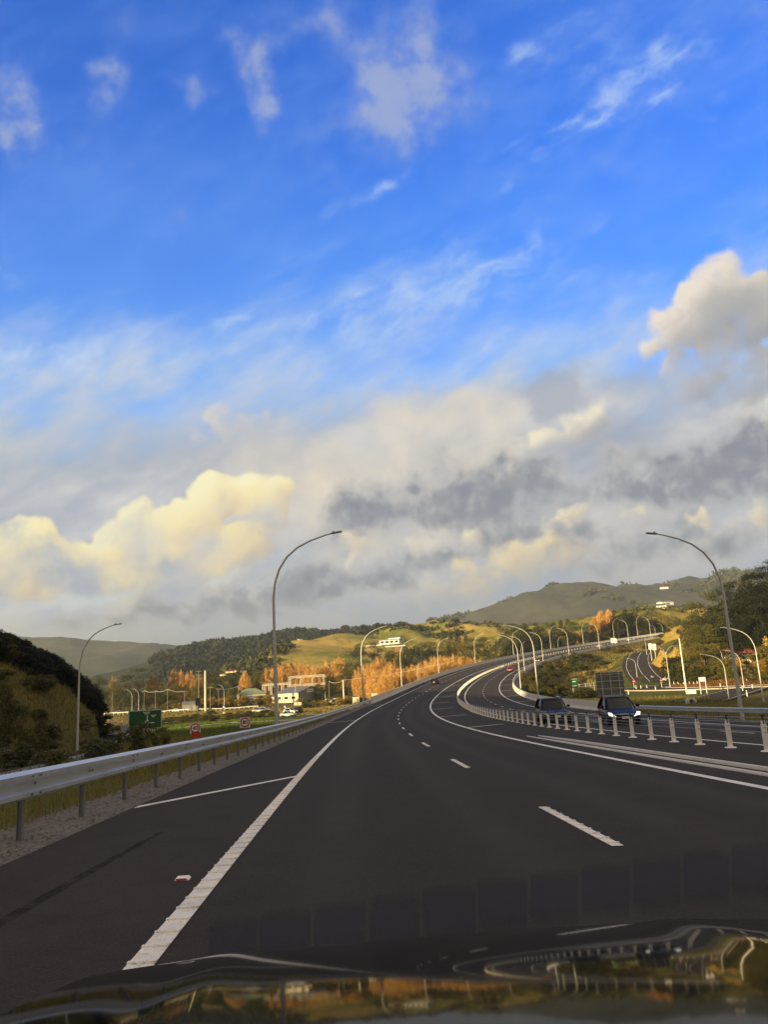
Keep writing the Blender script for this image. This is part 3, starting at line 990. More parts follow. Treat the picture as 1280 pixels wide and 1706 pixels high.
# ================================================================ hills
def hill(name, ridge, front, back, z0, mat, nu=160, nv=34, rough=0.05, seed=1, power=1.0, nsc=None, zback=None):
    """a hill under a ridge line of world points; front / back: how far its foot lies before and behind it"""
    rp = [Vector(p) for p in ridge]
    L_ = [0]
    for a, b in zip(rp, rp[1:]):
        L_.append(L_[-1] + (b - a).length)
    us = np.linspace(0, L_[-1], nu)
    rx = np.interp(us, L_, [p.x for p in rp])
    ry = np.interp(us, L_, [p.y for p in rp])
    rz = np.interp(us, L_, [p.z for p in rp])
    vv = np.concatenate([np.linspace(0, 1, nv), 1 + np.linspace(0, 1, nv // 2)[1:]])
    X = np.repeat(rx[None], len(vv), 0)
    Yd = np.where(vv <= 1, -(1 - vv) * front, (vv - 1) * back)
    tx, ty = np.gradient(rx), np.gradient(ry)
    ln = np.hypot(tx, ty)
    nx_, ny_ = -ty / ln, tx / ln
    flip = np.where(ny_ < 0, -1, 1) if abs(np.mean(ny_)) > 0.2 else np.ones_like(ny_)
    nx_, ny_ = nx_ * flip, ny_ * flip
    nx_, ny_ = 0.35 * nx_, np.ones_like(ny_)
    ln = np.hypot(nx_, ny_)
    X = X + Yd[:, None] * (nx_ / ln)[None]
    Y = ry[None] + Yd[:, None] * (ny_ / ln)[None]
    t = np.where(vv <= 1, vv, 2 - vv)
    prof = np.sin(t * math.pi / 2) ** power
    H_ = (rz - z0)
    Z = z0 + prof[:, None] * H_[None]
    sc = nsc or max(30.0, float(np.mean(H_)) * 2.2)
    n = fbm(X.astype(np.float32), Y.astype(np.float32), sc, seed, 6, 0.5)
    rid = -np.abs(fbm(X.astype(np.float32) + 500, Y.astype(np.float32), sc * 0.8, seed + 20, 4, 0.5))
    keep = (1 - (1 - np.abs(vv - 1)).clip(0, 1) ** 6 * 0.93)[:, None]
    Z = Z + (n * 0.7 + rid * 0.9) * np.maximum(H_, 5)[None] * rough * 5 * prof[:, None] * keep
    e = np.clip(np.minimum(us, us[-1] - us) / (us[-1] * 0.04), 0, 1)
    Z = z0 - 3 + (Z - z0 + 3) * e[None]
    m2, c2, f2 = grid_mesh(name, X, Y, Z, mat)
    SURF.append((c2, f2))
    return tag(link(name, m2), kind='structure')


def ridge_px(pts, d):
    return [survey(px, py, dd[0] if (dd := rest) else d) for (px, py, *rest) in pts]


hill('far_left_hills', ridge_px([(-500, 1100), (-200, 1075), (-60, 1068), (17, 1064), (62, 1061), (85, 1061), (112, 1064), (140, 1065), (172, 1066), (200, 1069), (225, 1072), (250, 1076),
                            (282, 1078), (290, 1074.5), (300, 1076), (320, 1081), (350, 1092), (420, 1110)], 3000), 1500, 900, -7, M_FARHILL, 220, 60, 0.060, 11, 1.0, 480)
hill('back_mountain', ridge_px([(500, 1110), (620, 1072), (690, 1046), (765, 1025), (815, 1010), (840, 1000), (875, 997), (910, 987), (960, 984), (1000, 987), (1020, 990), (1065, 985), (1090, 979),
                           (1110, 975), (1117, 967), (1132, 964), (1142, 971), (1155, 968), (1190, 967), (1230, 961), (1280, 957), (1400, 948), (1600, 960), (1900, 1010)], 2600), 1400, 900, -7, M_BACKHILL, 300, 70, 0.060, 21, 1.2, 420)
hill('wooded_ridge', ridge_px([(180, 1147.0), (240, 1121.0), (280, 1108.0), (320, 1094.0), (345, 1084.0), (370, 1078.0), (395, 1071.0), (420, 1067.0), (445, 1066.0), (470, 1059.0), (495, 1055.5), (520, 1056.5),
                          (540, 1061.0), (570, 1063.0), (595, 1062.0), (640, 1059.0), (700, 1065.0), (800, 1092.0), (860, 1112.0)], 1500), 620, 500, -7, M_BUSHHILL, 200, 40, 0.045, 31)
hill('pasture_hill', ridge_px([(360, 1128, 820), (395, 1113, 830), (420, 1098, 850), (445, 1089, 870), (470, 1079, 890), (495, 1072, 900), (520, 1067, 900), (557, 1063, 920), (580, 1062, 960), (605, 1060, 990), (630, 1053, 1000),
                          (655, 1047, 1000), (680, 1044, 1000), (705, 1042, 1000), (720, 1037.5, 1000), (742, 1036, 1000), (767, 1036.5, 1000), (792, 1039, 1000), (812, 1045, 1000), (850, 1052, 1000), (900, 1070, 1000)], 950), 380, 400, -7, M_HILLGRASS, 220, 44, 0.06, 41, 0.9, 90)
hill('golden_fields', ridge_px([(780, 1085), (830, 1056), (880, 1042), (940, 1034), (1000, 1026), (1050, 1022), (1100, 1018), (1150, 1020), (1220, 1012), (1300, 1005), (1420, 1010)], 760), 260, 300, 4, M_HILLGRASS, 160, 36, 0.06, 51, 0.9, 70)
hill('pine_hill', ridge_px([(1108, 1085, 330), (1150, 1048, 320), (1200, 1022, 310), (1250, 1000, 300), (1300, 978, 295), (1400, 935, 290), (1550, 900, 290), (1750, 900, 290)], 300), 75, 120, -4, M_BUSHHILL, 110, 30, 0.05, 61, 1.0, 25)
hill('road_bank', ridge_px([(1096, 1064, 412), (1110, 1053, 405), (1128, 1044, 398), (1160, 1036, 392), (1220, 1020, 388), (1300, 1000, 385)], 400), 34, 60, 8, M_HILLGRASS, 90, 26, 0.05, 95, 0.9, 14)
hill('left_bank', ridge_px([(-620, 860, 88), (-400, 930, 88), (-200, 1010, 88), (-80, 1052, 88), (0, 1083, 90), (40, 1098, 93), (80, 1118, 97), (115, 1142, 102), (140, 1165, 106), (160, 1186, 110), (175, 1203, 113)], 95), 42, 17, -6.0, M_GROUND, 120, 34, 0.035, 71, 0.9, 14)
hill('shade_ridge', [(-439, 141, 30), (-372, 67, 34), (-330, 20, 42), (-285, -29, 46), (-262, -54, 50), (-235, -84, 60), (-170, -155, 62), (-35, -303, 62), (99, -451, 62), (301, -673, 60)], 120, 130, -2, M_BUSHHILL, 120, 30, 0.02, 81, 1.0, 60)  # unseen ridge added behind the camera, shaped to shade the foreground

# one search tree over ground and hills
_v, _f, _o = [], [], 0
for c_, f_ in SURF:
    _v += [tuple(map(float, p)) for p in c_]
    _f += [tuple(int(i) + _o for i in q) for q in f_]
    _o += len(c_)
BVH = BVHTree.FromPolygons(_v, _f)


def zg(x, y):
    h = BVH.ray_cast(Vector((x, y, 3000)), Vector((0, 0, -1)))
    return h[0].z if h[0] else -7.0


def on_ground(px, d, py=1140):
    p = survey(px, py, d)
    return Vector((p.x, p.y, zg(p.x, p.y)))


def ground_at(px, py):
    """where the line of sight through a pixel meets the ground"""
    h = BVH.ray_cast(Vector((0, 0, CAM_H)), pixel_dir(px, py))
    return h[0] if h[0] else survey(px, py, 300)


# ================================================================ roads and markings
mr = MB()
ss = np.concatenate([np.arange(-60, 60, 1.5), np.arange(60, 721, 3)])
mr.grid([[road(s, o) for o in np.linspace(-5.72, 19.4, 12)] for s in ss])
main_road = tag(mr.build('main_road', M_ASPH), kind='structure')
_at = main_road.data.attributes.new('across', 'FLOAT', 'POINT')
_at.data.foreach_set('value', np.tile(np.linspace(-5.72, 19.4, 12), len(ss)).astype(np.float32))
gv = MB()
gv.grid([[road(s, o, dz) for o, dz in ((-5.72, -.004), (-6.2, 0.0), (-6.75, -.02), (-7.2, -.13))] for s in np.arange(-60, 131, 1.5)])
tag(gv.build('gravel_shoulder', M_GRAVEL), kind='structure')
gv = MB()
gv.grid([[road(s, o, dz) for o, dz in ((19.4, -.004), (20.2, 0.0), (21.4, -.08))] for s in np.arange(-60, 480, 3)])
tag(gv.build('gravel_verge', M_GRAVEL), kind='structure')

L_LEFT, L_RIGHT, L_WIRE, L_OPL, L_OPR = -3.62, 3.68, 7.62, 9.2, 16.35
PZ = 0.005
strip('edge_line', L_LEFT - .075, L_LEFT + .075, 1, 560, 1.5, PZ, M_PAINT, main_road)
strip('edge_line', L_RIGHT - .10, L_RIGHT + .10, 1, 560, 1.5, PZ, M_PAINT, main_road)
strip('edge_line', L_OPL - .09, L_OPL + .09, 4, 560, 1.5, PZ, M_PAINT, main_road)
strip('edge_line', L_OPR - .09, L_OPR + .09, 4, 560, 1.5, PZ, M_PAINT, main_road)
s = -2.24 + 0.0
lane_len = 3.1
while s < 440:
    strip('lane_dash', -.058, .058, s - lane_len + 3.1, s + lane_len, 1.0, PZ, M_PAINT, main_road)
    s += 10.0
s = 0.5
while s < 440:
    strip('lane_dash', (L_OPL + L_OPR) / 2 - .065, (L_OPL + L_OPR) / 2 + .065, s, s + 3.1, 1.0, PZ, M_PAINT, main_road)
    s += 10.0


def slanted(o0, s0, o1, s1, w=0.12):
    a, b = road(s0, o0, PZ), road(s1, o1, PZ)
    n = 6
    rows = []
    for i in range(n + 1):
        t = i / n
        s_, o_ = s0 + (s1 - s0) * t, o0 + (o1 - o0) * t
        rows.append([road(s_ - w / 2, o_, PZ), road(s_ + w / 2, o_, PZ)])
    MB().grid(rows).build('shoulder_bar', M_PAINT, main_road)


for s0 in (12.7, 65.5, 118.5, 171, 224, 277, 330):
    slanted(-5.68, s0 - .4, L_LEFT - .08, s0 + 4.6 - .4, 0.34)
for s0 in (47.5, 73, 98, 123, 150, 176, 202, 228, 254, 280):
    slanted(L_RIGHT + .105, s0, 6.6, s0 + 4.6, 0.34)
for s0 in (95, 120, 146, 172, 198, 224, 250):
    slanted(L_OPR + .095, s0, 19.1, s0 + 4.0, 0.34)
# raised bars of the audible edge line, and of the nearest dashes
rib = MB()
rib.box((0, 0, .004), (.156, .03, .011))
rib_me = rib.mesh('rib', M_PAINT)
for i in range(72):
    s = 2.4 + i * 0.30
    p = road(s, L_LEFT, PZ + .001)
    link('rib', rib_me, main_road, M=Matrix.Translation(p) @ Matrix.Rotation(-heading(s), 4, 'Z'))
rib = MB()
rib.box((0, 0, .004), (.122, .026, .010))
rib_me2 = rib.mesh('rib', M_PAINT)
for k0 in (7.8, 17.8, 27.8):
    for i in range(10):
        s = k0 + 0.1 + i * 0.30
        link('rib', rib_me2, main_road, M=Matrix.Translation(road(s, 0, PZ + .001)) @ Matrix.Rotation(-heading(s), 4, 'Z'))

# the slot drain beside the right edge line: two concrete lips with a groove between
for (o0, h) in ((4.62, .035), (5.12, .06)):
    b = MB()
    for s0 in np.arange(2, 34, 4.0):
        e = s0 + 3.97
        rows = []
        for s in np.linspace(s0, e, 4):
            taper = 0.25 + 0.75 * min(1, max(0, (34.5 - s) / 6))
            rows.append([road(s, o0, -.01), road(s, o0 + .02, h * taper), road(s, o0 + .15 * (.5 + .5 * taper), h * taper), road(s, o0 + .17 * (.5 + .5 * taper), -.01)])
        b = MB()
        b.grid(rows, False)
        b.add([p for p in rows[0]], [(3, 2, 1, 0)])
        b.add([p for p in rows[-1]], [(0, 1, 2, 3)])
        b.build('drain_lip', M_CONC, main_road)

# dark tyre mark on the shoulder, windscreen reflection painted on the asphalt as dark patches
M_TAR, _t, _b = material('tyre_mark')
_b.inputs['Base Color'].default_value = (0.010, 0.009, 0.008, 1)
_b.inputs['Roughness'].default_value = 0.9
_b.inputs['Specular IOR Level'].default_value = 0.1
_g = _t.node('ShaderNodeNewGeometry')
_t.put(_b.inputs['Alpha'], _t.rng(_t.noise(_g.outputs['Position'], 7.0, 5, 0.7), 0.30, 0.75, 0.05, 0.50))
b = MB()
rows = []
for i in range(13):
    t = i / 12
    s_, o_ = 1.5 + 8.2 * t, -4.85 - .10 * math.sin(t * 2.2) + .25 * t
    w = .085 * (1 - .6 * t)
    rows.append([road(s_, o_ - w, .003), road(s_, o_ + w, .003)])
MB().grid(rows).build('tyre_mark', M_TAR, main_road)
M_PATCH, _t, _b = material('painted_reflection')
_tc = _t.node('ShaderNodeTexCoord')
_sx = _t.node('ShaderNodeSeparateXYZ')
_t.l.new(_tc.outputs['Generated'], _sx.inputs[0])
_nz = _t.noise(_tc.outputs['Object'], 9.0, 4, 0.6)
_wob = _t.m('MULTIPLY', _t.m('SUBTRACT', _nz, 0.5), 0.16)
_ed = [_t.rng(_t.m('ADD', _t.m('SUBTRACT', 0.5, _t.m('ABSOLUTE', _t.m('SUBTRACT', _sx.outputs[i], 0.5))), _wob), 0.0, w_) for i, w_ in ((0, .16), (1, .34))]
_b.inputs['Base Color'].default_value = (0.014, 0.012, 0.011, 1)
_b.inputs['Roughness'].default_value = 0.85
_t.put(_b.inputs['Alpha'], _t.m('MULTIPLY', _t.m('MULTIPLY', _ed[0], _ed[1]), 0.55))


def on_road(px, py):
    d = pixel_dir(px, py)
    a, u, v = road(6, 0), road(9, 0) - road(6, 0), road(6, 2) - road(6, 0)
    n = u.cross(v).normalized()
    o = Vector((0, 0, CAM_H))
    return o + d * ((a - o).dot(n) / d.dot(n))


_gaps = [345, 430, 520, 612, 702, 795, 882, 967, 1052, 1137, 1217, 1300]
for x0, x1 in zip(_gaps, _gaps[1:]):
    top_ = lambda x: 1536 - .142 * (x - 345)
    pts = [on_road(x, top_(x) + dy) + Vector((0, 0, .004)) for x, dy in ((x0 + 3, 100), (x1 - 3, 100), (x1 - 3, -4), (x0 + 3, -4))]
    MB().add(pts, [(0, 1, 2, 3)]).build('painted_reflection', M_PATCH, main_road)

# raised reflective marker on the shoulder
t_ = thing('pavement_marker', 'small white raised pavement marker with red lens on left shoulder', 'road marker', road(7.0, -3.87), -heading(7))
b = MB(); b.prism([(-.062, 0), (.062, 0), (.046, .018), (-.046, .018)], -.05, .05, 'Y'); b.build('body', M_WHITE, t_)
b = MB(); b.box((0, -.047, .010), (.082, .012, .012), Matrix.Rotation(0.0, 4, 'X')); b.build('reflector', M_REDRAIL, t_)

# side roads
def small_road(name, path, half, lines=()):
    r_ = tag(path_strip(name, path, -half, half, 0.03, M_ASPH), kind='structure')
    for o in lines:
        path_strip('edge_line', path, o - .07, o + .07, 0.036, M_PAINT, r_)
    return r_


small_road('slip_road', P_RAMP, 4.2, (-3.4, 3.4))
local_road = small_road('local_road', P_LOCAL, 5.2, (-4.6, 4.6))
exit_road = small_road('exit_road', P_EXIT, 5.4, (-4.0, 3.9))
approach = small_road('approach_road', P_APPR, 4.4, (-3.4, 3.3))
path_strip('lane_line', P_EXIT[:46], -.05, .09, 0.036, M_PAINT, exit_road)
M_REDDISH = plain('kerb_concrete', (0.55, 0.50, 0.45), 0.85, 0, 0.12, 1)


def ring(name, r0, r1, z, mat, n=72, parent=None, z1=None):
    b = MB()
    c = Vector(RB)
    b.grid([[c + Vector((math.cos(a) * r, math.sin(a) * r, zz)) for r, zz in ((r0, z), (r1, z if z1 is None else z1))] for a in np.linspace(0, 2 * math.pi, n + 1)])
    return b.build(name, mat, parent)


rbr = tag(ring('roundabout_road', 24, 35, 0.05, M_ASPH), kind='structure')
ring('edge_line', 24.5, 24.66, 0.056, M_PAINT, parent=rbr)
for r0, r1, nm in ((23.2, 24.0, 'kerb'), (35.0, 35.4, 'kerb')):
    b = MB()
    c = Vector(RB)
    rows = []
    for a in np.linspace(0, 2 * math.pi, 97):
        d = Vector((math.cos(a), math.sin(a), 0))
        rows.append([c + d * r0 + Vector((0, 0, -.1)), c + d * r0 + Vector((0, 0, .13)), c + d * r1 + Vector((0, 0, .13)), c + d * r1 + Vector((0, 0, -.1))])
    b.grid(rows, False)
    b.build(nm, M_PINKKERB, rbr)

# arrows painted on the exit road
def arrow(s_i, off):
    p, q = P_EXIT[s_i], P_EXIT[s_i + 3]
    t = (p - q).normalized()
    n = Vector((t.y, -t.x, 0)).normalized()
    o = p + n * off + Vector((0, 0, .042))
    pts = [(-.12, 0), (.12, 0), (.12, 3), (.45, 3), (0, 4.6), (-.45, 3), (-.12, 3)]
    MB().add([o + n * a * 1.6 + t * b_ for a, b_ in pts], [tuple(range(7))]).build('painted_arrow', M_PAINT, exit_road)


arrow(8, -2.0)
arrow(8, 1.9)

# pale footpaths in the valley
def footpath(name, pts, w):
    P_ = spline([(x, y, zg(x, y) + .06) for x, y in pts], 10)
    for p in P_:
        p.z = zg(p.x, p.y) + .09
    return tag(path_strip(name, P_, -w, w, 0, M_CONC), kind='structure')


footpath('footpath', [(-95, 232), (-62, 216), (-40, 214), (-20, 218), (4, 232)], 0.9)
footpath('footpath', [(-72, 250), (-56, 262), (-36, 262), (-14, 268), (14, 286)], 0.9)
footpath('footpath', [(-56, 176), (-44, 182), (-30, 180), (-12, 184)], 0.8)

# ================================================================ guard rails
def beam_mesh(L):
    prof = [(0.0, .155), (.03, .150), (.083, .118), (.083, .072), (.012, .028), (.012, -.028), (.083, -.072), (.083, -.118), (.03, -.150), (0.0, -.155)]
    b = MB()
    rows = [[Vector((x, y, z)) for x, z in prof] for y in (0, L / 2, L)]
    b.grid(rows, False)
    rows = [[Vector((x - .006, y, z)) for x, z in prof] for y in (0, L / 2, L)]
    b.grid([r_[::-1] for r_ in rows], False)
    for y in (0, L):
        a = [Vector((x, y, z)) for x, z in prof] + [Vector((x - .006, y, z)) for x, z in prof[::-1]]
        n = len(prof)
        b.add(a, [(i, i + 1, 2 * n - 2 - i, 2 * n - 1 - i) for i in range(n - 1)])
    return b.mesh('rail_panel', M_GALV)


def post_mesh(h=0.74, w=.028, d=.058, dep=.25):
    b = MB()
    z0, z1 = -dep, h
    zc, hh = (z0 + z1) / 2, z1 - z0
    b.box((0, 0, zc), (d, .006, hh))
    b.box((d / 2, 0, zc), (.006, w * 2, hh))
    b.box((-d / 2, 0, zc), (.006, w * 2, hh))
    return b.mesh('post', M_GALVD)


BEAM4, POST = beam_mesh(4.06), post_mesh()
b = MB()
b.tube([(.0, 0, 0), (.016, 0, 0)], .016, 6)
BOLT = b.mesh('bolt', M_GALVD)


def w_rail(root, fn, n, side, bolts=0, posts=2):
    """fn(s) -> point on the ground line; side +1: the face looks to the right of the running direction"""
    for i in range(n):
        a, c = fn(i * 4.0), fn(i * 4.0 + 4.0)
        if side < 0:
            a, c = c, a
        y = (c - a).normalized()
        x = Vector((y.y, -y.x, 0)).normalized()
        z = x.cross(y)
        Mx = Matrix((x, y, z)).transposed().to_4x4()
        Mx.translation = a + Vector((0, 0, .60)) + x * .075
        pn = link('rail_panel', BEAM4, root, M=Mx)
        yf = Vector((y.x, y.y, 0)).normalized()
        for j in range(posts):
            p = fn(i * 4.0 + j * 4.0 / posts)
            Mp = Matrix((x, yf, Vector((0, 0, 1)))).transposed().to_4x4()
            Mp.translation = p
            link('post', POST, root, M=Mp)
        if i < bolts:
            for (bx, by, bz) in ((.083, .12, .095), (.083, .12, -.095), (.012, .14, 0), (.083, -.10 + 4.0, .095), (.083, 3.9, -.095), (.012, 2.0, 0), (.012, 2.12, 0)):
                link('bolt', BOLT, pn, (bx, by, bz))


t_ = thing('guard_rail', 'galvanised corrugated guard rail along the left gravel shoulder', 'guard rail', road(0, -6.3))
INV = Matrix.Translation(-t_.location)
org = t_.location.copy()
w_rail(t_, lambda s: road(s - 6.6, -6.17, -.01) - org, 34, 1, bolts=9)
t_ = thing('guard_rail', 'galvanised guard rail across the far side of the opposing carriageway', 'guard rail', road(0, 20))
org2 = t_.location.copy()
w_rail(t_, lambda s: road(s - 10, 19.85, -.03) - org2, 22, -1)
_rl = side_pts(P_RAMP, 4.9)
_rc = np.concatenate([[0], np.cumsum([(a - b_).length for a, b_ in zip(_rl, _rl[1:])])])


def ramp_pt(s):
    x, y, z = (np.interp(s, _rc, [getattr(p, c) for p in _rl]) for c in 'xyz')
    return Vector((x, y, z + .02))


t_ = thing('guard_rail', 'grey guard rail lower down beside the sunken slip road', 'guard rail', ramp_pt(10))
org3 = t_.location.copy()
w_rail(t_, lambda s: ramp_pt(8 + s) - org3, 24, -1)

# ================================================================ median wire rope barrier
M_SLEEVE = M_WHITE
b = MB(); b.box((0, 0, .29), (.115, .08, .56)); b.box((.03, 0, .60), (.022, .06, .08)); b.box((-.03, 0, .60), (.022, .06, .08))
WP = b.mesh('post', M_WHITE)
b = MB(); b.box((0, 0, .64), (.030, .05, .22)); b.box((.036, 0, .52), (.015, .03, .2)); b.box((0, 0, .752), (.095, .075, .022))
WC = b.mesh('post_cap', M_BLACK)
b = MB(); b.tube([(0, 0, .0), (0, 0, .022)], [.16, .145], 12)
WB = b.mesh('footing', M_WHITE)
t_ = thing('wire_rope_barrier', 'median wire rope barrier of white posts between both carriageways', 'rope barrier', road(0, L_WIRE))
org4 = t_.location.copy()
s, i = 10.0, 0
while s < 470:
    p = road(s, L_WIRE + .25) - org4
    po = link('post', WP, t_, M=Matrix.Translation(p) @ Matrix.Rotation(-heading(s), 4, 'Z') @ Matrix.Diagonal((1, 1, 1.18, 1)))
    if s < 90:
        link('post_cap', WC, po)
        link('footing', WB, po)
    i += 1
    s += 2.0 if s < 300 else 3.0
for h, dx in ((.83, 0), (.71, .012), (.59, -.012), (.47, .0)):
    MB().tube([road(s, L_WIRE + .25 + dx, h) - org4 for s in np.arange(2, 471, 2.0)], .0095, 5).build('wire_rope', M_ROPE, t_)

# ================================================================ concrete barriers
def barrier(name, label, o, s0, s1, sect, h, side, mat=M_CONC):
    t = thing(name, label, 'barrier', road(s0, o))
    og = t.location.copy()
    prof = [(0, -.25), (0, .08), (.13, .30), (.17, h), (.36, h), (.40, -.25)]
    s = s0
    while s < s1 - .5:
        e = s + sect - .03
        b = MB()
        rows = []
        for q in np.linspace(s, e, 3):
            rows.append([road(q, o + side * a, z) - og for a, z in prof])
        b.grid(rows, False)
        b.add(rows[0], [tuple(range(6))[::-1]])
        b.add(rows[-1], [tuple(range(6))])
        b.build('barrier_section', mat, t)
        s += sect
    return t


barrier('concrete_barrier', 'long pale concrete barrier along the left edge of the bridge', -6.1, 131, 520, 6.0, 1.0, -1)
barrier('concrete_barrier', 'thick concrete barrier round the inside of the opposing curve', 19.5, 79, 480, 6.0, .92, 1)


# ================================================================ street lamps
def lamp_parts(root, H=12.0, reach=4.1, plate=True):
    k_ = H / 12.0
    b = MB()
    pts = [(0, 0, -.1), (0, 0, 3 * k_), (0, 0, 8.0 * k_)]
    rad = [.125, .105, .078]
    for x, z in ((.10, 8.9), (.38, 9.8), (.85, 10.55), (1.5, 11.12), (2.3, 11.52), (3.2, 11.82), (3.65, 11.93)):
        pts.append((x * reach / 4.1, 0, z * k_))
        rad.append(.07 - .008 * x)
    b.tube(pts, [r * (1 if H > 9 else .8) for r in rad], 10)
    b.box((.135, 0, 1.0), (.02, .1, .3))
    b.build('pole', M_POLE, root)
    b = MB()
    x0, z0 = 3.55 * reach / 4.1, 11.90 * k_
    Mx = Matrix.Translation((x0, 0, z0)) @ Matrix.Rotation(-R(8), 4, 'Y')
    b.prism([(0, -.06), (.15, -.13), (.62, -.14), (.72, -.06), (.72, .06), (.62, .14), (.15, .13), (0, .06)], -.03, .045, 'Z', Mx)
    b.box((.18, 0, .09), (.10, .10, .10), Mx)
    b.build('luminaire', M_GALVD, root)
    if plate:
        b = MB()
        b.box((0, 0, .02), (.42, .42, .04))
        for sx in (-1, 1):
            for sy in (-1, 1):
                b.tube([(sx * .15, sy * .15, .03), (sx * .15, sy * .15, .10)], .02, 6)
        b.build('base_plate', M_GALVD, root)


def lamp(loc, rotz, label, H=12.0, reach=4.1, group=None):
    t = thing('street_lamp', label, 'street lamp', loc, rotz, group)
    lamp_parts(t, H, reach)
    return t


def arm_right(s):
    return -heading(s)


g_l, g_r = 'street lamps along the left edge of the motorway', 'street lamps along the right edge of the motorway'
_o0 = min(np.arange(-9.0, -6.7, .05), key=lambda o: abs(to_pixel(road(station(461, o, 35, 75), o) + Vector((3.9, 0, 12)))[1] - 886))
s = station(461, _o0, 35, 75)
L0 = lamp(road(s, _o0), arm_right(s), 'tall grey lamp standing close behind the left guard rail, arm over the road', 12, 4.3, g_l)
for px, lo, hi, lab in ((606, 100, 160, 'grey lamp at the start of the left concrete barrier, before the orange trees'), (670, 150, 215, 'grey lamp in front of the dark gap between two orange tree masses'),
                        (732, 210, 285, 'sunlit lamp on the left barrier just beyond the black car ahead'), (793, 270, 330, 'lamp on the left barrier where the orange trees end'),
                        (857, 330, 372, 'lamp on the left of the far bend, first before the dark evergreens'), (919, 370, 402, 'lamp on the left of the far bend, middle of the dark evergreens'),
                        (976, 395, 430, 'far left-side lamp whose arch crosses the one opposite'), (1025, 425, 460, 'far left-side lamp in front of the green bank'),
                        (1064, 440, 485, 'farthest left-side lamp under the rounded dark trees')):
    s = station(px, -6.95, lo, hi)
    dup(L0, road(s, -6.95), arm_right(s), lab)
s = station(1237, 20.9, 35, 70)
R0 = lamp(road(s, 20.9, -.1), math.pi - heading(s), 'tall grey lamp behind the right guard rail, arm reaching left before the pines', 12, 4.3, g_r)
for px, lo, hi, lab in ((898, 90, 150, 'lamp rising behind the dark estate car'), (869, 150, 200, 'lamp at the inner side of the bend, beside the barrier nose'),
                        (875, 230, 285, 'sunlit lamp just past the red car'), (906, 290, 335, 'sunlit lamp beside the small dark car on the far bend'), (949, 330, 370, 'sunlit lamp on the right edge above the scrub slope'),
                        (1000, 375, 412, 'right-side lamp next to the distant white car'), (1049, 410, 440, 'right-side lamp beyond the pale sign backs'), (1086, 430, 470, 'right-side lamp where the exit road leaves')):
    s = station(px, 20.6, lo, hi)
    dup(R0, road(s, 20.6), math.pi - heading(s), lab)


def lamp_px(px, py_top, d, ang, label, reach=2.6, py_base=None, g='lamps round the interchange', on=None):
    p = survey(px, py_base, d) if py_base else on_ground(px, d)
    z0 = zg(p.x, p.y)
    p = Vector((p.x, p.y, z0))
    top = survey(px, py_top, d).z
    return lamp(p, R(ang), label, max(5.0, top - z0), reach, g)


lamp_px(131, 1042, 72, 12, 'slender lamp standing by the sunken slip road in front of the dark bank', 3.4, g=None)
lamp_px(1212, 1088, 120, 175, 'grey lamp on the traffic island where the side road meets the roundabout', 3.0)
lamp_px(1269, 1041, 110, 165, 'tall lamp at the right picture edge in front of lit shrubs', 4.0)
lamp_px(1240, 1081, 168, 160, 'lit lamp behind the big right lamp pole, right of the roundabout', 2.8)
lamp_px(1211, 1072, 215, 170, 'lit lamp beyond the roundabout below the red roof', 2.4)
lamp_px(1064, 1096, 250, 160, 'small lamp on the left edge of the exit road', 2.2)
lamp_px(1085, 1056, 330, 172, 'lamp on the exit road bend near two pale sign backs', 3.0)
lamp_px(1104, 1040, 430, 178, 'lamp on the far road beside the orange bush', 3.0)
lamp_px(1117, 1037, 445, 178, 'last far lamp before the pale cutting', 3.0)
lamp_px(457, 1132, 240, 170, 'valley lamp showing just left of the big lamp pole', 2.4)
lamp_px(373, 1140, 330, 175, 'valley lamp under the swagged wires near the green-roofed house', 2.4)
lamp_px(492, 1122, 330, 20, 'valley lamp in front of the grey shed', 3.4)
lamp_px(220, 1148, 352, 178, 'small valley lamp with arm to the left by the far junction', 3.2)
lamp_px(231, 1147, 352, 178, 'valley lamp just right of the far junction', 2.8)
lamp_px(697, 1103, 300, 8, 'low lamp behind the left barrier among the orange trees', 2.2)
lamp_px(874, 1069, 400, 0, 'smaller lamp behind the far barrier at the hedge', 2.5)
lamp_px(937, 1060, 430, 0, 'smaller lamp beyond the far barrier before the tall hedge', 2.5)

# the double armed lamp on the roundabout and the lone straight mast
p = on_ground(1117, 200)
t_ = thing('street_lamp', 'lit lamp with two arms spreading left and right at the exit', 'street lamp', p, 0.1)
h = survey(1117, 1076, 200).z - p.z
b = MB()
b.tube([(0, 0, 0), (0, 0, h * .86)], [.12, .08], 8)
for sx in (-1, 1):
    b.tube([(0, 0, h * .80), (sx * .6, 0, h * .92), (sx * 1.6, 0, h * .985), (sx * 2.9, 0, h)], [.06, .05, .05, .04], 6)
b.build('pole', M_POLE, t_)
for sx in (-1, 1):
    b = MB(); b.box((sx * 3.1, 0, h), (.7, .24, .08)); b.build('luminaire', M_GALVD, t_)
p = on_ground(1143, 158)
t_ = thing('mast', 'bare sunlit mast with a pale block at its foot on the roundabout edge', 'mast', p)
h = survey(1143, 1063, 158).z - p.z
b = MB(); b.tube([(0, 0, 0), (0, 0, h)], [.17, .10], 10); b.build('pole', M_WHITE, t_)
b = MB(); b.box((.9, 0, .35), (1.7, .8, .7)); b.build('cabinet', M_WALLW, t_)
b = MB(); b.box((-.1, 0, h + .05), (.5, .2, .12)); b.build('cap', M_GALVD, t_)


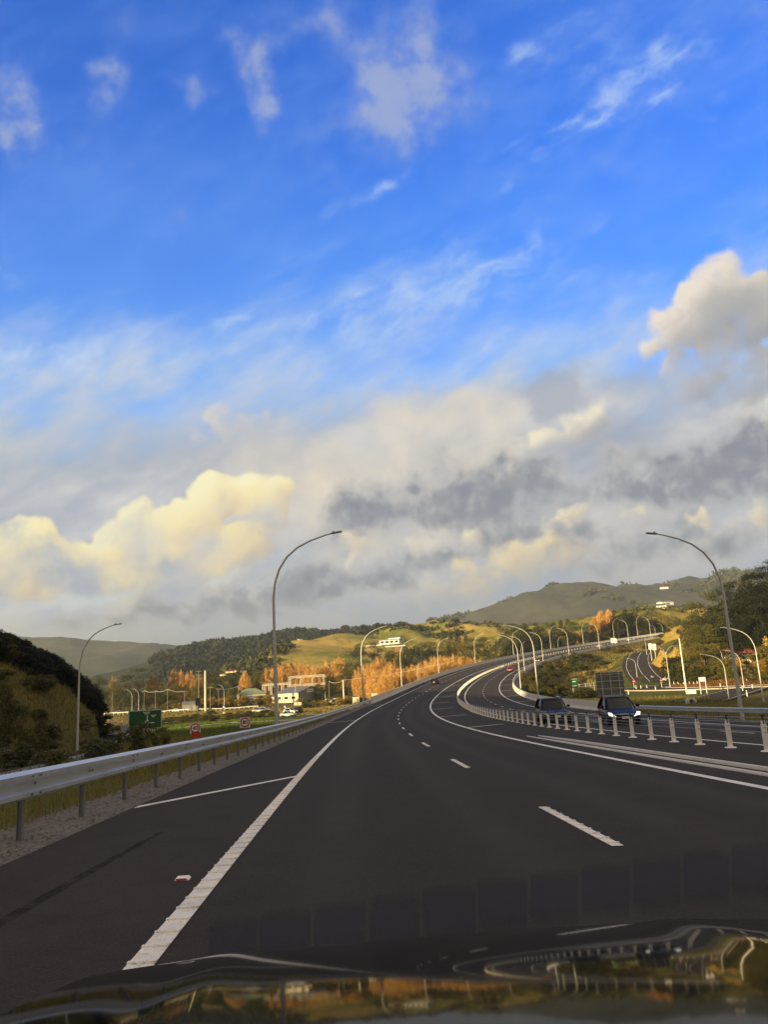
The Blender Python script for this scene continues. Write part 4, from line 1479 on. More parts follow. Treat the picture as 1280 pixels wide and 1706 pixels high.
# ================================================================ posts, wires and masts in the valley
def pole_px(px, py_top, d, label, r=.13, arms=0, mat=M_TIMBER, cat='power pole', name='power_pole', g=None):
    p = on_ground(px, d)
    h = survey(px, py_top, d).z - p.z
    t = thing(name, label, cat, p, 0, g)
    b = MB(); b.tube([(0, 0, -.2), (0, 0, h)], [r, r * .7], 8); b.build('pole', mat, t)
    for a in range(arms):
        z = h - .4 - a * 1.6
        b = MB(); b.box((0, .1, z), (2.4, .12, .14))
        for q in (-1.0, -.5, .5, 1.0):
            b.tube([(q, .1, z), (q, .1, z + .3)], .05, 5)
        b.build('crossarm', M_TIMBER, t)
    return p + Vector((0, 0, h))


tops = []
tops.append(pole_px(240, 1150, 352, 'leftmost wire pole by the far junction', arms=1))
tops.append(pole_px(259, 1151, 340, 'second wire pole along the valley road', arms=1))
tops.append(pole_px(279, 1148, 330, 'third wire pole along the valley road, darker', arms=1))
tops.append(pole_px(307, 1151, 330, 'wire pole just left of the tall twin poles', arms=1))
pole_px(331, 1117, 340, 'tall power pole with crossarms beside the pale mast', .2, 3)
pole_px(342, 1117, 335, 'thick pale green mast standing beside the tall power pole', .55, 0, M_PALEPOST, 'mast', 'mast')
tops2 = [pole_px(350, 1144, 325, 'wire pole right of the pale green mast', arms=1), pole_px(364, 1147, 350, 'pole with a crossarm behind the wire span', arms=1), pole_px(397, 1143, 370, 'wire pole before the green-roofed house', arms=1)]
tops3 = [pole_px(548, 1135, 330, 'pole in front of the grey shed gable', arms=0), pole_px(572, 1133, 320, 'pale pole carrying the long low wire', .25, arms=1, mat=M_WHITE), survey(760, 1121, 330)]
tops3[2].z = zg(tops3[2].x, tops3[2].y) + 9
pole_px(187, 1153, 350, 'short grey post at the left end of the valley road', .12, 0, M_GALVD, 'post', 'post')
pole_px(424, 1180, 215, 'thin grey post on the green slope', .07, 0, M_GALVD, 'post', 'post')
pole_px(463, 1138, 300, 'thin post left of the parked cars', .08, 0, M_GALVD, 'post', 'post')


def wire(name, label, pts, sag, r=.035):
    b = MB()
    for a, c in zip(pts, pts[1:]):
        line = []
        for i in range(13):
            t = i / 12
            q = a.lerp(c, t)
            q.z -= sag * 4 * t * (1 - t)
            line.append(q)
        b.tube(line, r, 5)
    o = b.build(name, M_WHITE, None)
    return tag(o, label, 'wire')


wire('power_line', 'slack wire strung between the left valley poles', tops, .7)
wire('power_line', 'swagged double wire between two poles by the pale mast', [tops2[0], tops2[2]], 1.2, .07)
wire('power_line', 'long low wire crossing before the orange trees', tops3, .9, .04)


# ================================================================ signs
def letters(text, size, mat, parent, M, bold=0.0):
    cu = bpy.data.curves.new('lettering', 'FONT')
    cu.body = text
    cu.size = size
    cu.align_x, cu.align_y = 'CENTER', 'CENTER'
    cu.extrude = .004
    cu.offset = bold
    tmp = bpy.data.objects.new('lettering', cu)
    me_ = bpy.data.meshes.new_from_object(tmp)
    bpy.data.objects.remove(tmp)
    me_.materials.clear()
    me_.materials.append(mat)
    return link('lettering', me_, parent, M=M)


UP = Matrix.Rotation(math.pi / 2, 4, 'X')              # XY drawing -> upright, facing -Y


def disc(r, n=28):
    return [(r * math.cos(2 * math.pi * i / n), r * math.sin(2 * math.pi * i / n)) for i in range(n)]


# the green direction sign on the left
p0, p1 = survey(214, 1217, 98), survey(269, 1214, 98)
w = (p1 - p0).length
h = survey(242, 1186, 98).z - survey(242, 1218, 98).z
base = (p0 + p1) / 2
t_ = thing('direction_sign', 'big green direction sign with a roundabout diagram behind the left rail', 'road sign', Vector((base.x, base.y, zg(base.x, base.y))), R(6))
zc = base.z + h / 2 - t_.location.z + .05
b = MB(); b.box((0, 0, zc), (w, .05, h)); b.build('panel', M_SIGNG, t_)
b = MB()
for (x, z, bw, bh) in ((0, h / 2 - .06, w - .06, .06), (0, -h / 2 + .06, w - .06, .06), (-w / 2 + .06, 0, .06, h - .18), (w / 2 - .06, 0, .06, h - .18)):
    b.box((x, -.029, zc + z), (bw, .008, bh))
b.build('border', M_SIGNW, t_)
b = MB()
rr = .26
for i in range(20):
    a, c = 2 * math.pi * i / 24 - 1.2, 2 * math.pi * (i + 1) / 24 - 1.2
    q = [(rr * math.cos(a), rr * math.sin(a)), (rr * math.cos(c), rr * math.sin(c)), ((rr - .09) * math.cos(c), (rr - .09) * math.sin(c)), ((rr - .09) * math.cos(a), (rr - .09) * math.sin(a))]
    b.add([(x + .25, -.034, zc - .35 + z) for x, z in q], [(0, 3, 2, 1)])
for (x, z, bw, bh) in ((.25, .18, .10, .55), (.25, -.85, .12, .5), (.80, -.42, .6, .09), (-.30, -.40, .55, .09)):
    b.box((x, -.030, zc + z), (bw, .008, bh))
b.build('diagram', M_SIGNW, t_)
b = MB()
for (x, z, bw) in ((.25, .85, .9), (.25, .66, .6), (1.15, .45, .75), (1.0, .30, .5), (-.75, -.62, .5)):
    n = int(bw / .09)
    for i in range(n):
        if (i * 7 + int(x * 10)) % 5:
            b.box((x - bw / 2 + i * .09, -.030, zc + z), (.06, .008, .10 + .03 * (i % 2)))
b.build('text_line', M_SIGNW, t_)
for sx in (-1, 1):
    b = MB(); b.tube([(sx * w * .32, .09, -.3), (sx * w * .32, .09, zc + h / 2)], .07, 8); b.build('post', M_GALVD, t_)


def speed_sign(px, py, d, txt, label):
    c = survey(px, py, d)
    g = zg(c.x, c.y)
    t = thing('speed_sign', label, 'road sign', (c.x, c.y, g), 0)
    z = c.z - g
    r_ = .54
    b = MB(); b.prism([(-.60, -.60), (.60, -.60), (.60, .60), (-.60, .60)], 0.02, .04, 'Y', Matrix.Translation((0, 0, z))); b.build('backing_board', M_CONC, t)
    b = MB(); b.prism(disc(r_), -.004, .018, 'Y', Matrix.Translation((0, 0, z))); b.build('red_ring', M_SIGNR, t)
    b = MB(); b.prism(disc(r_ * .72), -.012, -.005, 'Y', Matrix.Translation((0, 0, z))); b.build('face', M_SIGNW, t)
    letters(txt, .60, M_BLACK, t, Matrix.Translation((0, -.018, z)) @ UP, .02)
    b = MB(); b.tube([(0, .09, -.2), (0, .09, z + .5)], .045, 8); b.build('post', M_GALVD, t)
    return t


speed_sign(325, 1213, 92, '40', 'round red-ringed 40 sign with an orange-red board at its foot')
speed_sign(408, 1203.5, 92, '80', 'round red-ringed 80 sign alone on the green slope')
c = survey(326, 1224, 90)
t_ = thing('warning_board', 'orange-red warning board leaning at the foot of the 40 sign', 'road sign', (c.x, c.y, zg(c.x, c.y)), .1)
zz = c.z - t_.location.z
b = MB(); b.box((0, 0, zz), (.95, .04, .62)); b.build('panel', M_SIGNR, t_)
for sx in (-1, 1):
    b = MB(); b.box((sx * .35, .06, zz / 2), (.05, .05, max(.3, zz + .2))); b.build('leg', M_GALVD, t_)

# tall pole with the back of a small sign
c = survey(330, 1219, 120)
t_ = thing('sign_pole', 'tall thin pole with a small dark sign back near its top, left valley', 'sign', (c.x, c.y, zg(c.x, c.y)))
hh = survey(329, 1163, 120).z - t_.location.z
b = MB(); b.tube([(0, 0, -.2), (0, 0, hh)], .06, 8); b.build('pole', M_GALVD, t_)
b = MB(); b.box((0, -.09, hh - .55), (.8, .04, 1.1)); b.build('panel', M_SIGNBACK, t_)

# the back of the big sign right of the opposing lanes
d = 92
pA, pB = survey(996, 1150, d), survey(1041, 1150, d)
w = (pB - pA).length
zt, zb = survey(1016, 1120, d).z, survey(1016, 1163, d).z
c = (pA + pB) / 2
t_ = thing('large_road_sign', 'back of a large grey sign on three posts with rails, right of the oncoming cars', 'road sign', (c.x, c.y, zg(c.x, c.y)), -.12)
g = t_.location.z
zc, h = (zt + zb) / 2 - g, zt - zb
nrow = 6
for i in range(nrow):
    b = MB(); b.box((0, 0, zc - h / 2 + (i + .5) * h / nrow), (w, .03, h / nrow - .025)); b.build('panel', M_SIGNBACK, t_)
for x in (-.30, .02, .34):
    b = MB(); b.box((x * w, -.10, (zc + h / 2) / 2), (.07, .08, zc + h / 2 + .1)); b.build('post', M_GALV, t_)
for z in (-.40, -.12, .16, .42):
    b = MB(); b.box((0, -.045, zc + z * h), (w * .98, .05, .06)); b.build('rail', M_GALV, t_)

# small green sign on the far verge and its fence
c = survey(958, 1137, 170)
t_ = thing('small_green_sign', 'small plain green sign on the scrub beyond the dark estate car', 'road sign', (c.x, c.y, zg(c.x, c.y)))
z = c.z - t_.location.z
b = MB(); b.box((0, 0, z), (1.25, .05, 1.6)); b.build('panel', M_SIGNG, t_)
b = MB(); b.box((0, -.03, z + .72), (1.1, .01, .05)); b.box((0, -.03, z - .72), (1.1, .01, .05)); b.box((-.1, -.03, z + .2), (.7, .01, .12)); b.build('text_line', M_SIGNW, t_)
b = MB(); b.box((0, .07, z / 2), (.1, .08, max(.4, z))); b.build('post', M_GALVD, t_)
c1, c2 = survey(955, 1143, 172), survey(996, 1139, 178)
t_ = thing('handrail', 'pale handrail by the small green sign beyond the scrub', 'fence', c1)
for fr in (0, .25, .5, .7, .85, 1):
    q = c1.lerp(c2, fr) - c1
    b = MB(); b.box((q.x, q.y, q.z - .5), (.12, .12, 1.6)); b.build('post', M_WHITE, t_)
for z in (.2, -.3):
    b = MB(); b.tube([Vector((0, 0, z)), c2 - c1 + Vector((0, 0, z))], .07, 6); b.build('rail', M_WHITE, t_)

# two pairs of pale sign backs
for (px, py, d, lab) in ((1021, 1069, 392, 'left of two lit pale sign backs beside the far road'), (1026, 1070, 386, 'right of two lit pale sign backs beside the far road'),
                         (1084, 1077, 300, 'left of two lit pale sign backs above the exit road'), (1091, 1078, 296, 'right of two lit pale sign backs above the exit road')):
    c = survey(px, py, d)
    g = zg(c.x, c.y)
    t_ = thing('pale_sign', lab, 'road sign', (c.x, c.y, g), -.2)
    z = max(c.z - g, 2.2)
    b = MB(); b.box((0, 0, z), (1.25, .06, 2.3)); b.build('panel', M_WALLW, t_)
    b = MB(); b.box((0, .08, z / 2), (.14, .1, z)); b.build('post', M_WHITE, t_)

# roundabout furniture
c = on_ground(1172, 152)
t_ = thing('blank_road_sign', 'pale blank sign board on two legs at the side road mouth', 'road sign', c, .1)
h = survey(1172, 1128.5, 152).z - c.z
b = MB(); b.box((0, 0, h - .35), (1.35, .05, .8)); b.build('panel', M_SIGNW, t_)
for sx in (-1, 1):
    b = MB(); b.box((sx * .6, .05, h / 2), (.1, .08, h)); b.build('leg', M_SIGNW, t_)
for i, (px, d, lab) in enumerate(((1103, 205, 'red and white post sign at the right edge of the exit road'), (1057, 214, 'red chevron board on the bend of the exit road'))):
    c = on_ground(px, d)
    t_ = thing('red_sign', lab, 'road sign', c)
    b = MB(); b.box((0, 0, 1.9), (.55, .05, .8)); b.build('panel', M_SIGNR, t_)
    b = MB(); b.box((0, -.03, 1.9), (.4, .01, .12)); b.build('bar', M_SIGNW, t_)
    b = MB(); b.box((0, .06, 1.1), (.09, .08, 2.3)); b.build('post', M_WHITE, t_)
b = MB(); b.tube([(0, 0, -.1), (0, 0, .95)], .09, 8); PM = b.mesh('post', M_WHITE)
b = MB(); b.tube([(0, 0, .7), (0, 0, .82)], .096, 8); PRF = b.mesh('band', M_SIGNR)
for i, (px, d) in enumerate(((1060, 205), (1068, 206), (1078, 206), (1140, 214), (1150, 212), (1157, 200), (1163, 205), (1201, 180), (1254, 160), (1237, 150), (1243, 128), (1032, 180), (1046, 172), (1124, 226), (1131, 222), (1264, 208), (1092, 186))):
    c = on_ground(px, d)
    t_ = thing('bollard', 'white roadside bollard post round the roundabout', 'bollard', c, 0, 'white bollards round the roundabout')
    link('post', PM, t_); link('band', PRF, t_)
# orange and white barrier boards on the far right of the roundabout
for i, (px, d) in enumerate(((1252, 190), (1260, 188))):
    c = on_ground(px, d)
    t_ = thing('barrier_board', ('left' if i == 0 else 'right') + ' one of two orange striped barrier boards beyond the side road', 'barrier board', c)
    b = MB()
    for j in range(5):
        b.box((-.8 + j * .4, 0, .8), (.2, .04, .35))
    b.build('stripe', M_ORANGE, t_)
    b = MB(); b.box((0, .03, .8), (2.0, .03, .37)); b.build('board', M_SIGNW, t_)
    for sx in (-1, 1):
        b = MB(); b.box((sx * .8, .06, .35), (.06, .3, .8)); b.build('leg', M_SIGNW, t_)
c = on_ground(1148, 116)
t_ = thing('culvert_headwall', 'pale concrete culvert headwall in the grass below the side road', 'headwall', c, .3)
b = MB(); b.prism([(-.9, 0), (.9, 0), (.9, .45), (.45, .8), (-.45, .8), (-.9, .45)], -.12, .12, 'Y'); b.build('wall', M_CONC, t_)
b = MB(); b.prism([(.35 * math.cos(a), .3 + .3 * math.sin(a)) for a in np.linspace(0, 2 * math.pi, 13)[:-1]], -.14, -.121, 'Y'); b.build('pipe_mouth', M_BLACK, t_)

# chevrons and the blue keep-left discs in the valley
for i, px in enumerate((492, 498)):
    c = on_ground(px, 300)
    t_ = thing('chevron_board', ('left' if i == 0 else 'right') + ' half of the orange chevron boards before the grey shed', 'road sign', c)
    zc = max(1.5, survey(px, 1172.5, 300).z - c.z)
    b = MB(); b.box((0, 0, zc), (1.5, .05, 1.1)); b.build('board', M_SIGNW, t_)
    for j in (-.5, 0, .5):
        b = MB()
        b.prism([(j + .2, .5), (j - .02, .5), (j - .22, 0), (j - .02, -.5), (j + .2, -.5), (j, 0)], -.04, -.028, 'Y', Matrix.Translation((0, 0, zc)))
        b.build('chevron', M_ORANGE, t_)
    b = MB(); b.box((0, .06, zc / 2), (.1, .08, zc)); b.build('post', M_GALVD, t_)
for px, py, d, lab in ((372.5, 1178, 262, 'blue keep-left disc with pink base by the valley road'), (474.5, 1177.5, 240, 'blue keep-left disc beside the big lamp pole')):
    c = survey(px, py, d)
    g = zg(c.x, c.y)
    t_ = thing('keep_left_sign', lab, 'road sign', (c.x, c.y, g))
    z = max(1.2, c.z - g)
    b = MB(); b.prism(disc(.55, 20), -.02, .02, 'Y', Matrix.Translation((0, 0, z))); b.build('disc', M_SIGNBLUE, t_)
    b = MB(); b.prism([(-.3, .22), (-.12, .34), (.2, -.08), (.32, .02), (.3, -.34), (-.06, -.3), (.06, -.2)], -.035, -.022, 'Y', Matrix.Translation((0, 0, z))); b.build('arrow', M_SIGNW, t_)
    b = MB(); b.box((0, .06, z / 2), (.09, .08, z)); b.build('post', M_GALVD, t_)
    b = MB(); b.box((0, 0, .3), (.8, .1, .5)); b.build('base', M_PINKKERB, t_)

# white fence along the valley road
p_a, p_b = Vector((-128, 338, 0)), Vector((-58, 336, 0))
t_ = thing('valley_rail', 'long white rail fence along the sunlit valley road', 'fence', (p_a.x, p_a.y, zg(p_a.x, p_a.y)))
b = MB()
line = []
for i in range(36):
    q = p_a.lerp(p_b, i / 35)
    q.z = zg(q.x, q.y)
    line.append(q + Vector((0, 0, .8)) - t_.location)
    pb = MB(); pb.box(tuple(q + Vector((0, 0, .35)) - t_.location), (.12, .12, .9)); pb.build('post', M_WHITE, t_)
b.tube(line, .16, 6)
b.build('rail', M_WHITE, t_)


# ================================================================ buildings
def gable(root, w, d, h, rh, wall, roof, front=None, axis='X', eave=.3):
    """gabled house; ridge along axis; origin at the middle of its floor"""
    b = MB()
    b.box((0, 0, h / 2), (w, d, h))
    b.build('wall', wall, root)
    if axis == 'X':
        prof = [(-d / 2 - eave, h - .06), (d / 2 + eave, h - .06), (d / 2 + eave, h + .1), (0, h + rh), (-d / 2 - eave, h + .1)]
        b = MB(); b.prism(prof, -w / 2 - eave, w / 2 + eave, 'X')
    else:
        prof = [(-w / 2 - eave, h - .06), (w / 2 + eave, h - .06), (w / 2 + eave, h + .1), (0, h + rh), (-w / 2 - eave, h + .1)]
        b = MB(); b.prism(prof, -d / 2 - eave, d / 2 + eave, 'Y')
    b.build('roof', roof, root)


def window(root, x, y, z, w, h, depth=.05, rot=0):
    Mx = Matrix.Translation((x, y, z)) @ Matrix.Rotation(rot, 4, 'Z')
    b = MB(); b.box((0, 0, 0), (w + .16, depth, h + .16), Mx); f = b.build('window', M_WALLW, root)
    b = MB(); b.box((0, -depth * .6, 0), (w, depth * .3, h), Mx); b.build('pane', M_WINDOW, f)


# the shed: long cream side to the left, grey gable end to the right
c = on_ground(499, 376)
t_ = thing('shed', 'long shed with dark roof, cream side wall and grey gable end with a white sign', 'shed', c, R(-32))
W_, D_, H_ = 14, 20, 4.3
b = MB(); b.box((0, 0, H_ / 2), (W_, D_, H_)); b.build('wall', M_CREAM, t_)
b = MB(); b.prism([(-D_ / 2 - .01, 0), (D_ / 2 + .01, 0), (D_ / 2 + .01, H_), (0, H_ + 2.5), (-D_ / 2 - .01, H_)], W_ / 2 + .02, W_ / 2 + .14, 'X'); b.build('gable_wall', M_GREYCLAD, t_)
b = MB(); b.prism([(-D_ / 2 - .4, H_ - .1), (0, H_ + 2.45), (D_ / 2 + .4, H_ - .1), (D_ / 2 + .4, H_ + .12), (0, H_ + 2.7), (-D_ / 2 - .4, H_ + .12)], -W_ / 2 - .3, W_ / 2 + .3, 'X'); b.build('roof', M_ROOFG, t_)
b = MB(); b.box((W_ / 2 + .24, -1.0, H_ + .7), (.12, 5.0, 1.6)); sg = b.build('sign_board', M_SIGNW, t_)
b = MB()
for j in range(7):
    b.box((W_ / 2 + .31, -2.9 + j * .6, H_ + .75), (.02, .38, .5 - .12 * (j % 3)))
b.build('sign_mark', M_SIGNBACK, sg)
for j in range(3):
    b = MB(); b.box((-W_ / 2 + 2.6 + j * 4.3, -D_ / 2 - .05, 2.2), (2.2, .08, 1.1)); b.build('window', M_WINDOW, t_)
b = MB(); b.box((W_ / 2 + .18, 5.2, 1.6), (.10, 3.0, 3.2)); b.build('roller_door', M_SIGNBACK, t_)
c = on_ground(446, 385)
t_ = thing('low_shed', 'low cream shed with a flat grey roof left of the gabled shed', 'shed', c, R(-12))
gable(t_, 24, 8, 3.2, 1.0, M_CREAM, M_ROOFG)
for j in range(4):
    window(t_, -8.5 + j * 5.6, -4.03, 1.7, 1.6, 1.0)
c = on_ground(418, 405)
t_ = thing('house', 'cream house with a pale green hipped roof behind the scrub', 'house', c, R(20))
b = MB(); b.box((0, 0, 2.7), (13, 9, 5.4)); b.build('wall', M_CREAM, t_)
b = MB(); b.add([(-7, -5, 5.3), (7, -5, 5.3), (7, 5, 5.3), (-7, 5, 5.3), (-2.6, 0, 8.2), (2.6, 0, 8.2)], [(0, 1, 5, 4), (1, 2, 5), (2, 3, 4, 5), (3, 0, 4), (3, 2, 1, 0)]); b.build('roof', M_ROOFGREEN, t_)
for j in range(3):
    window(t_, -4 + j * 4, -4.53, 3.6, 1.5, 1.4)
c = on_ground(318, 345)
t_ = thing('hut', 'small grey hut by the tall power pole', 'hut', c, R(10))
gable(t_, 7, 5, 3.0, 1.2, M_GREYCLAD, M_ROOFG)
b = MB(); b.box((1.2, -2.53, 1.1), (1.2, .06, 2.2)); b.build('door', M_SIGNBACK, t_)
c = on_ground(325, 338)
t_ = thing('kiosk', 'dark grey kiosk right under the tall power pole', 'kiosk', c, 0)
gable(t_, 3.4, 3, 3.4, .5, M_SIGNBACK, M_ROOFG)
b = MB(); b.box((0, -1.53, 1.3), (1.2, .06, 2.2)); b.build('door', M_GREYCLAD, t_)


# switchyard gantries
def gantry(px0, px1, py_top, py_base_d, label, bays, levels):
    a, c = on_ground(px0, py_base_d), on_ground(px1, py_base_d)
    t = thing('gantry', label, 'gantry', a)
    h = survey((px0 + px1) / 2, py_top, py_base_d).z - a.z
    v = c - a
    v.z = 0
    dd = Vector((-v.y, v.x, 0)).normalized() * 7
    for row in (0, 1):
        for i in range(bays + 1):
            q = v * (i / bays) + dd * row
            b = MB()
            for ox, oy in ((-.35, -.35), (.35, -.35), (.35, .35), (-.35, .35)):
                b.box((q.x + ox, q.y + oy, h / 2), (.14, .14, h))
            for z in np.arange(1, h, 1.6):
                b.box((q.x, q.y, z), (.84, .84, .10))
            b.build('column', M_LATTICE, t)
        for lv in levels:
            b = MB()
            for dz in (-.4, .4):
                b.tube([dd * row + Vector((0, 0, h * lv + dz)), v + dd * row + Vector((0, 0, h * lv + dz))], .12, 5)
            n = bays * 4
            for i in range(n):
                b.tube([dd * row + v * (i / n) + Vector((0, 0, h * lv - .4)), dd * row + v * ((i + 1) / n) + Vector((0, 0, h * lv + .4))], .07, 4)
            b.build('beam', M_LATTICE, t)
    for i in range(bays):
        q = v * ((i + .5) / bays) + dd * .5
        b = MB(); b.tube([q, q + Vector((0, 0, h * .3)), q + Vector((0, 0, h * .45))], [.5, .3, .2], 8); b.build('insulator', M_PINKKERB, t)


gantry(482, 540, 1126, 425, 'tall pale steel switchyard gantry behind the grey shed', 3, (.98, .62))
gantry(438, 480, 1139.5, 410, 'lower pale steel switchyard gantry left of the tall one', 4, (.98,))

# house on stilts on the hill
c = survey(640, 1073, 540)
t_ = thing('hill_house', 'white flat-roofed house with a long deck on stilts above the orange trees', 'house', (c.x, c.y, zg(c.x, c.y)), R(-14))
z = c.z - t_.location.z
b = MB(); b.box((4, 3, z + 1.0), (14, 8, 3.0)); b.build('wall', M_WALLW, t_)
b = MB(); b.box((4, 3, z + 2.75), (16, 10, .45)); b.build('roof', M_ROOFG, t_)
for j in range(4):
    window(t_, -1 + j * 3.4, -1.04, z + 1.1, 2.2, 1.5)
b = MB(); b.box((-9, 0, z - .6), (17, 6, .6)); b.build('deck', M_WALLW, t_)
b = MB(); b.box((9, -3.5, z - 2.2), (14, 4, .5)); b.build('terrace', M_WALLW, t_)
for j in range(7):
    b = MB(); b.box((-15 + j * 4.6, 1.5 if j < 4 else -3.5, z / 2 - 1.2), (.3, .3, z + 1)); b.build('stilt', M_TIMBER, t_)
# roof among the right hand trees
c = survey(1236, 1085, 226)
t_ = thing('red_roofed_house', 'house with a dark red gabled roof half hidden among the right-hand trees', 'house', (c.x, c.y, zg(c.x, c.y)), R(8))
z = c.z - t_.location.z
b = MB(); b.box((0, 0, z / 2 - .6), (7.5, 6, z + .2)); b.build('wall', M_WALLW, t_)
b = MB(); b.prism([(-3.6, z - .6), (3.6, z - .6), (3.6, z - .4), (0, z + 1.0), (-3.6, z - .4)], -4.2, 4.2, 'X'); b.build('roof', M_ROOFRED, t_)
b = MB(); b.prism([(-2.2, z - .6), (2.2, z - .6), (0, z + .7)], -4.1, -2.0, 'Y'); b.build('porch_roof', M_ROOFRED, t_)
window(t_, -1.8, -3.05, z - 1.8, 1.4, 1.0)
window(t_, 1.8, -3.05, z - 1.8, 1.4, 1.0)
# far houses
FH = [(505, 1061, 1350, 14, 'far white house high on the wooded ridge'), (567, 1064, 905, 9, 'small white house on the crest of the pasture hill'), (501, 1101, 840, 5, 'tiny white hut at the foot of the pasture hill'),
      (1109, 1007, 1800, 34, 'long white building on the back mountain'), (1108, 986, 2200, 22, 'white house higher up the back mountain'), (1092, 1018, 755, 20, 'pale flat building on the golden crest at right'), (1076, 1014, 1500, 18, 'pale house left on the back mountain'),
      (296, 1109, 1200, 12, 'leftmost white house of the row below the wooded ridge'), (306, 1107, 1220, 12, 'second white house of the row below the wooded ridge'), (316, 1105, 1240, 14, 'third white house of the row below the wooded ridge'), (326, 1102, 1260, 12, 'rightmost white house of the row below the wooded ridge'),
      (382, 1120, 520, 4.5, 'pale house among dark trees left of the bare poplar'), (391, 1119, 540, 4.5, 'pale house among dark trees behind the bare poplar'), (405, 1119, 530, 4, 'pale roof peeping between the valley trees'), (372, 1125, 500, 4, 'cream house front low among the valley trees'), (660, 1066, 700, 12, 'small pale hut right of the house on stilts')]
for px, py, d, w, lab in FH:
    c = survey(px, py, d)
    c.z = max(c.z - w * .1, zg(c.x, c.y))
    t_ = thing('far_house', lab, 'house', c, R((px * 37) % 60 - 30))
    gable(t_, w, w * .55, w * .24, w * .12, M_CREAM if w < 6 else M_WALLW, (M_ROOFG, M_ROOFRED, M_ROOFG)[px % 3], axis='X')
    b = MB(); b.box((0, -w * .278, w * .12), (w * .3, .05, w * .09)); b.build('window', M_WINDOW, t_)
# pale storage tanks and yard blocks in front of the orange trees
for px, d, w, h, lab in ((592, 300, 2.2, 2.4, 'pale yard block left of the orange trees foot'), (623, 296, 1.8, 3.0, 'tall pale yard block at the orange trees foot'), (637, 298, 1.6, 2.2, 'small pale yard block near the barrier'), (560, 330, 9, 1.7, 'long white trailer in the yard before the evergreens')):
    c = on_ground(px, d)
    t_ = thing('yard_block', lab, 'container', c, R(15))
    gable(t_, w, max(1.4, w * .3), h, .25, M_CREAM if w < 4 else M_WALLW, M_WALLW, eave=.05)
    b = MB(); b.box((w * .2, -max(1.4, w * .3) / 2 - .03, h * .45), (w * .3, .04, h * .7)); b.build('door', M_GREYCLAD, t_)


# ================================================================ cars
def ring_pts(y, hw, z0, z1, p=3.2, n=20, top=1.0):
    out_ = []
    for i in range(n):
        a = 2 * math.pi * i / n + math.pi / n
        c, s = math.cos(a), math.sin(a)
        x = hw * math.copysign(abs(c) ** (2 / p), c)
        z = (z0 + z1) / 2 + (z1 - z0) / 2 * math.copysign(abs(s) ** (2 / p), s)
        if s > 0:
            x *= 1 - (1 - top) * s
        out_.append(Vector((x, y, z)))
    return out_


def loft(b, rings):
    n = len(rings[0])
    o = len(b.v)
    vs_ = [p for r_ in rings for p in r_]
    fs = [(i * n + j, i * n + (j + 1) % n, (i + 1) * n + (j + 1) % n, (i + 1) * n + j) for i in range(len(rings) - 1) for j in range(n)]
    b.add(vs_, fs, True)
    b.add(rings[0], [tuple(range(n))[::-1]])
    b.add(rings[-1], [tuple(range(n))])


def car_paint(name, col, rough=.33):
    return plain(name, col, rough, 0.0, 0.05, 1.0, spec=0.12)


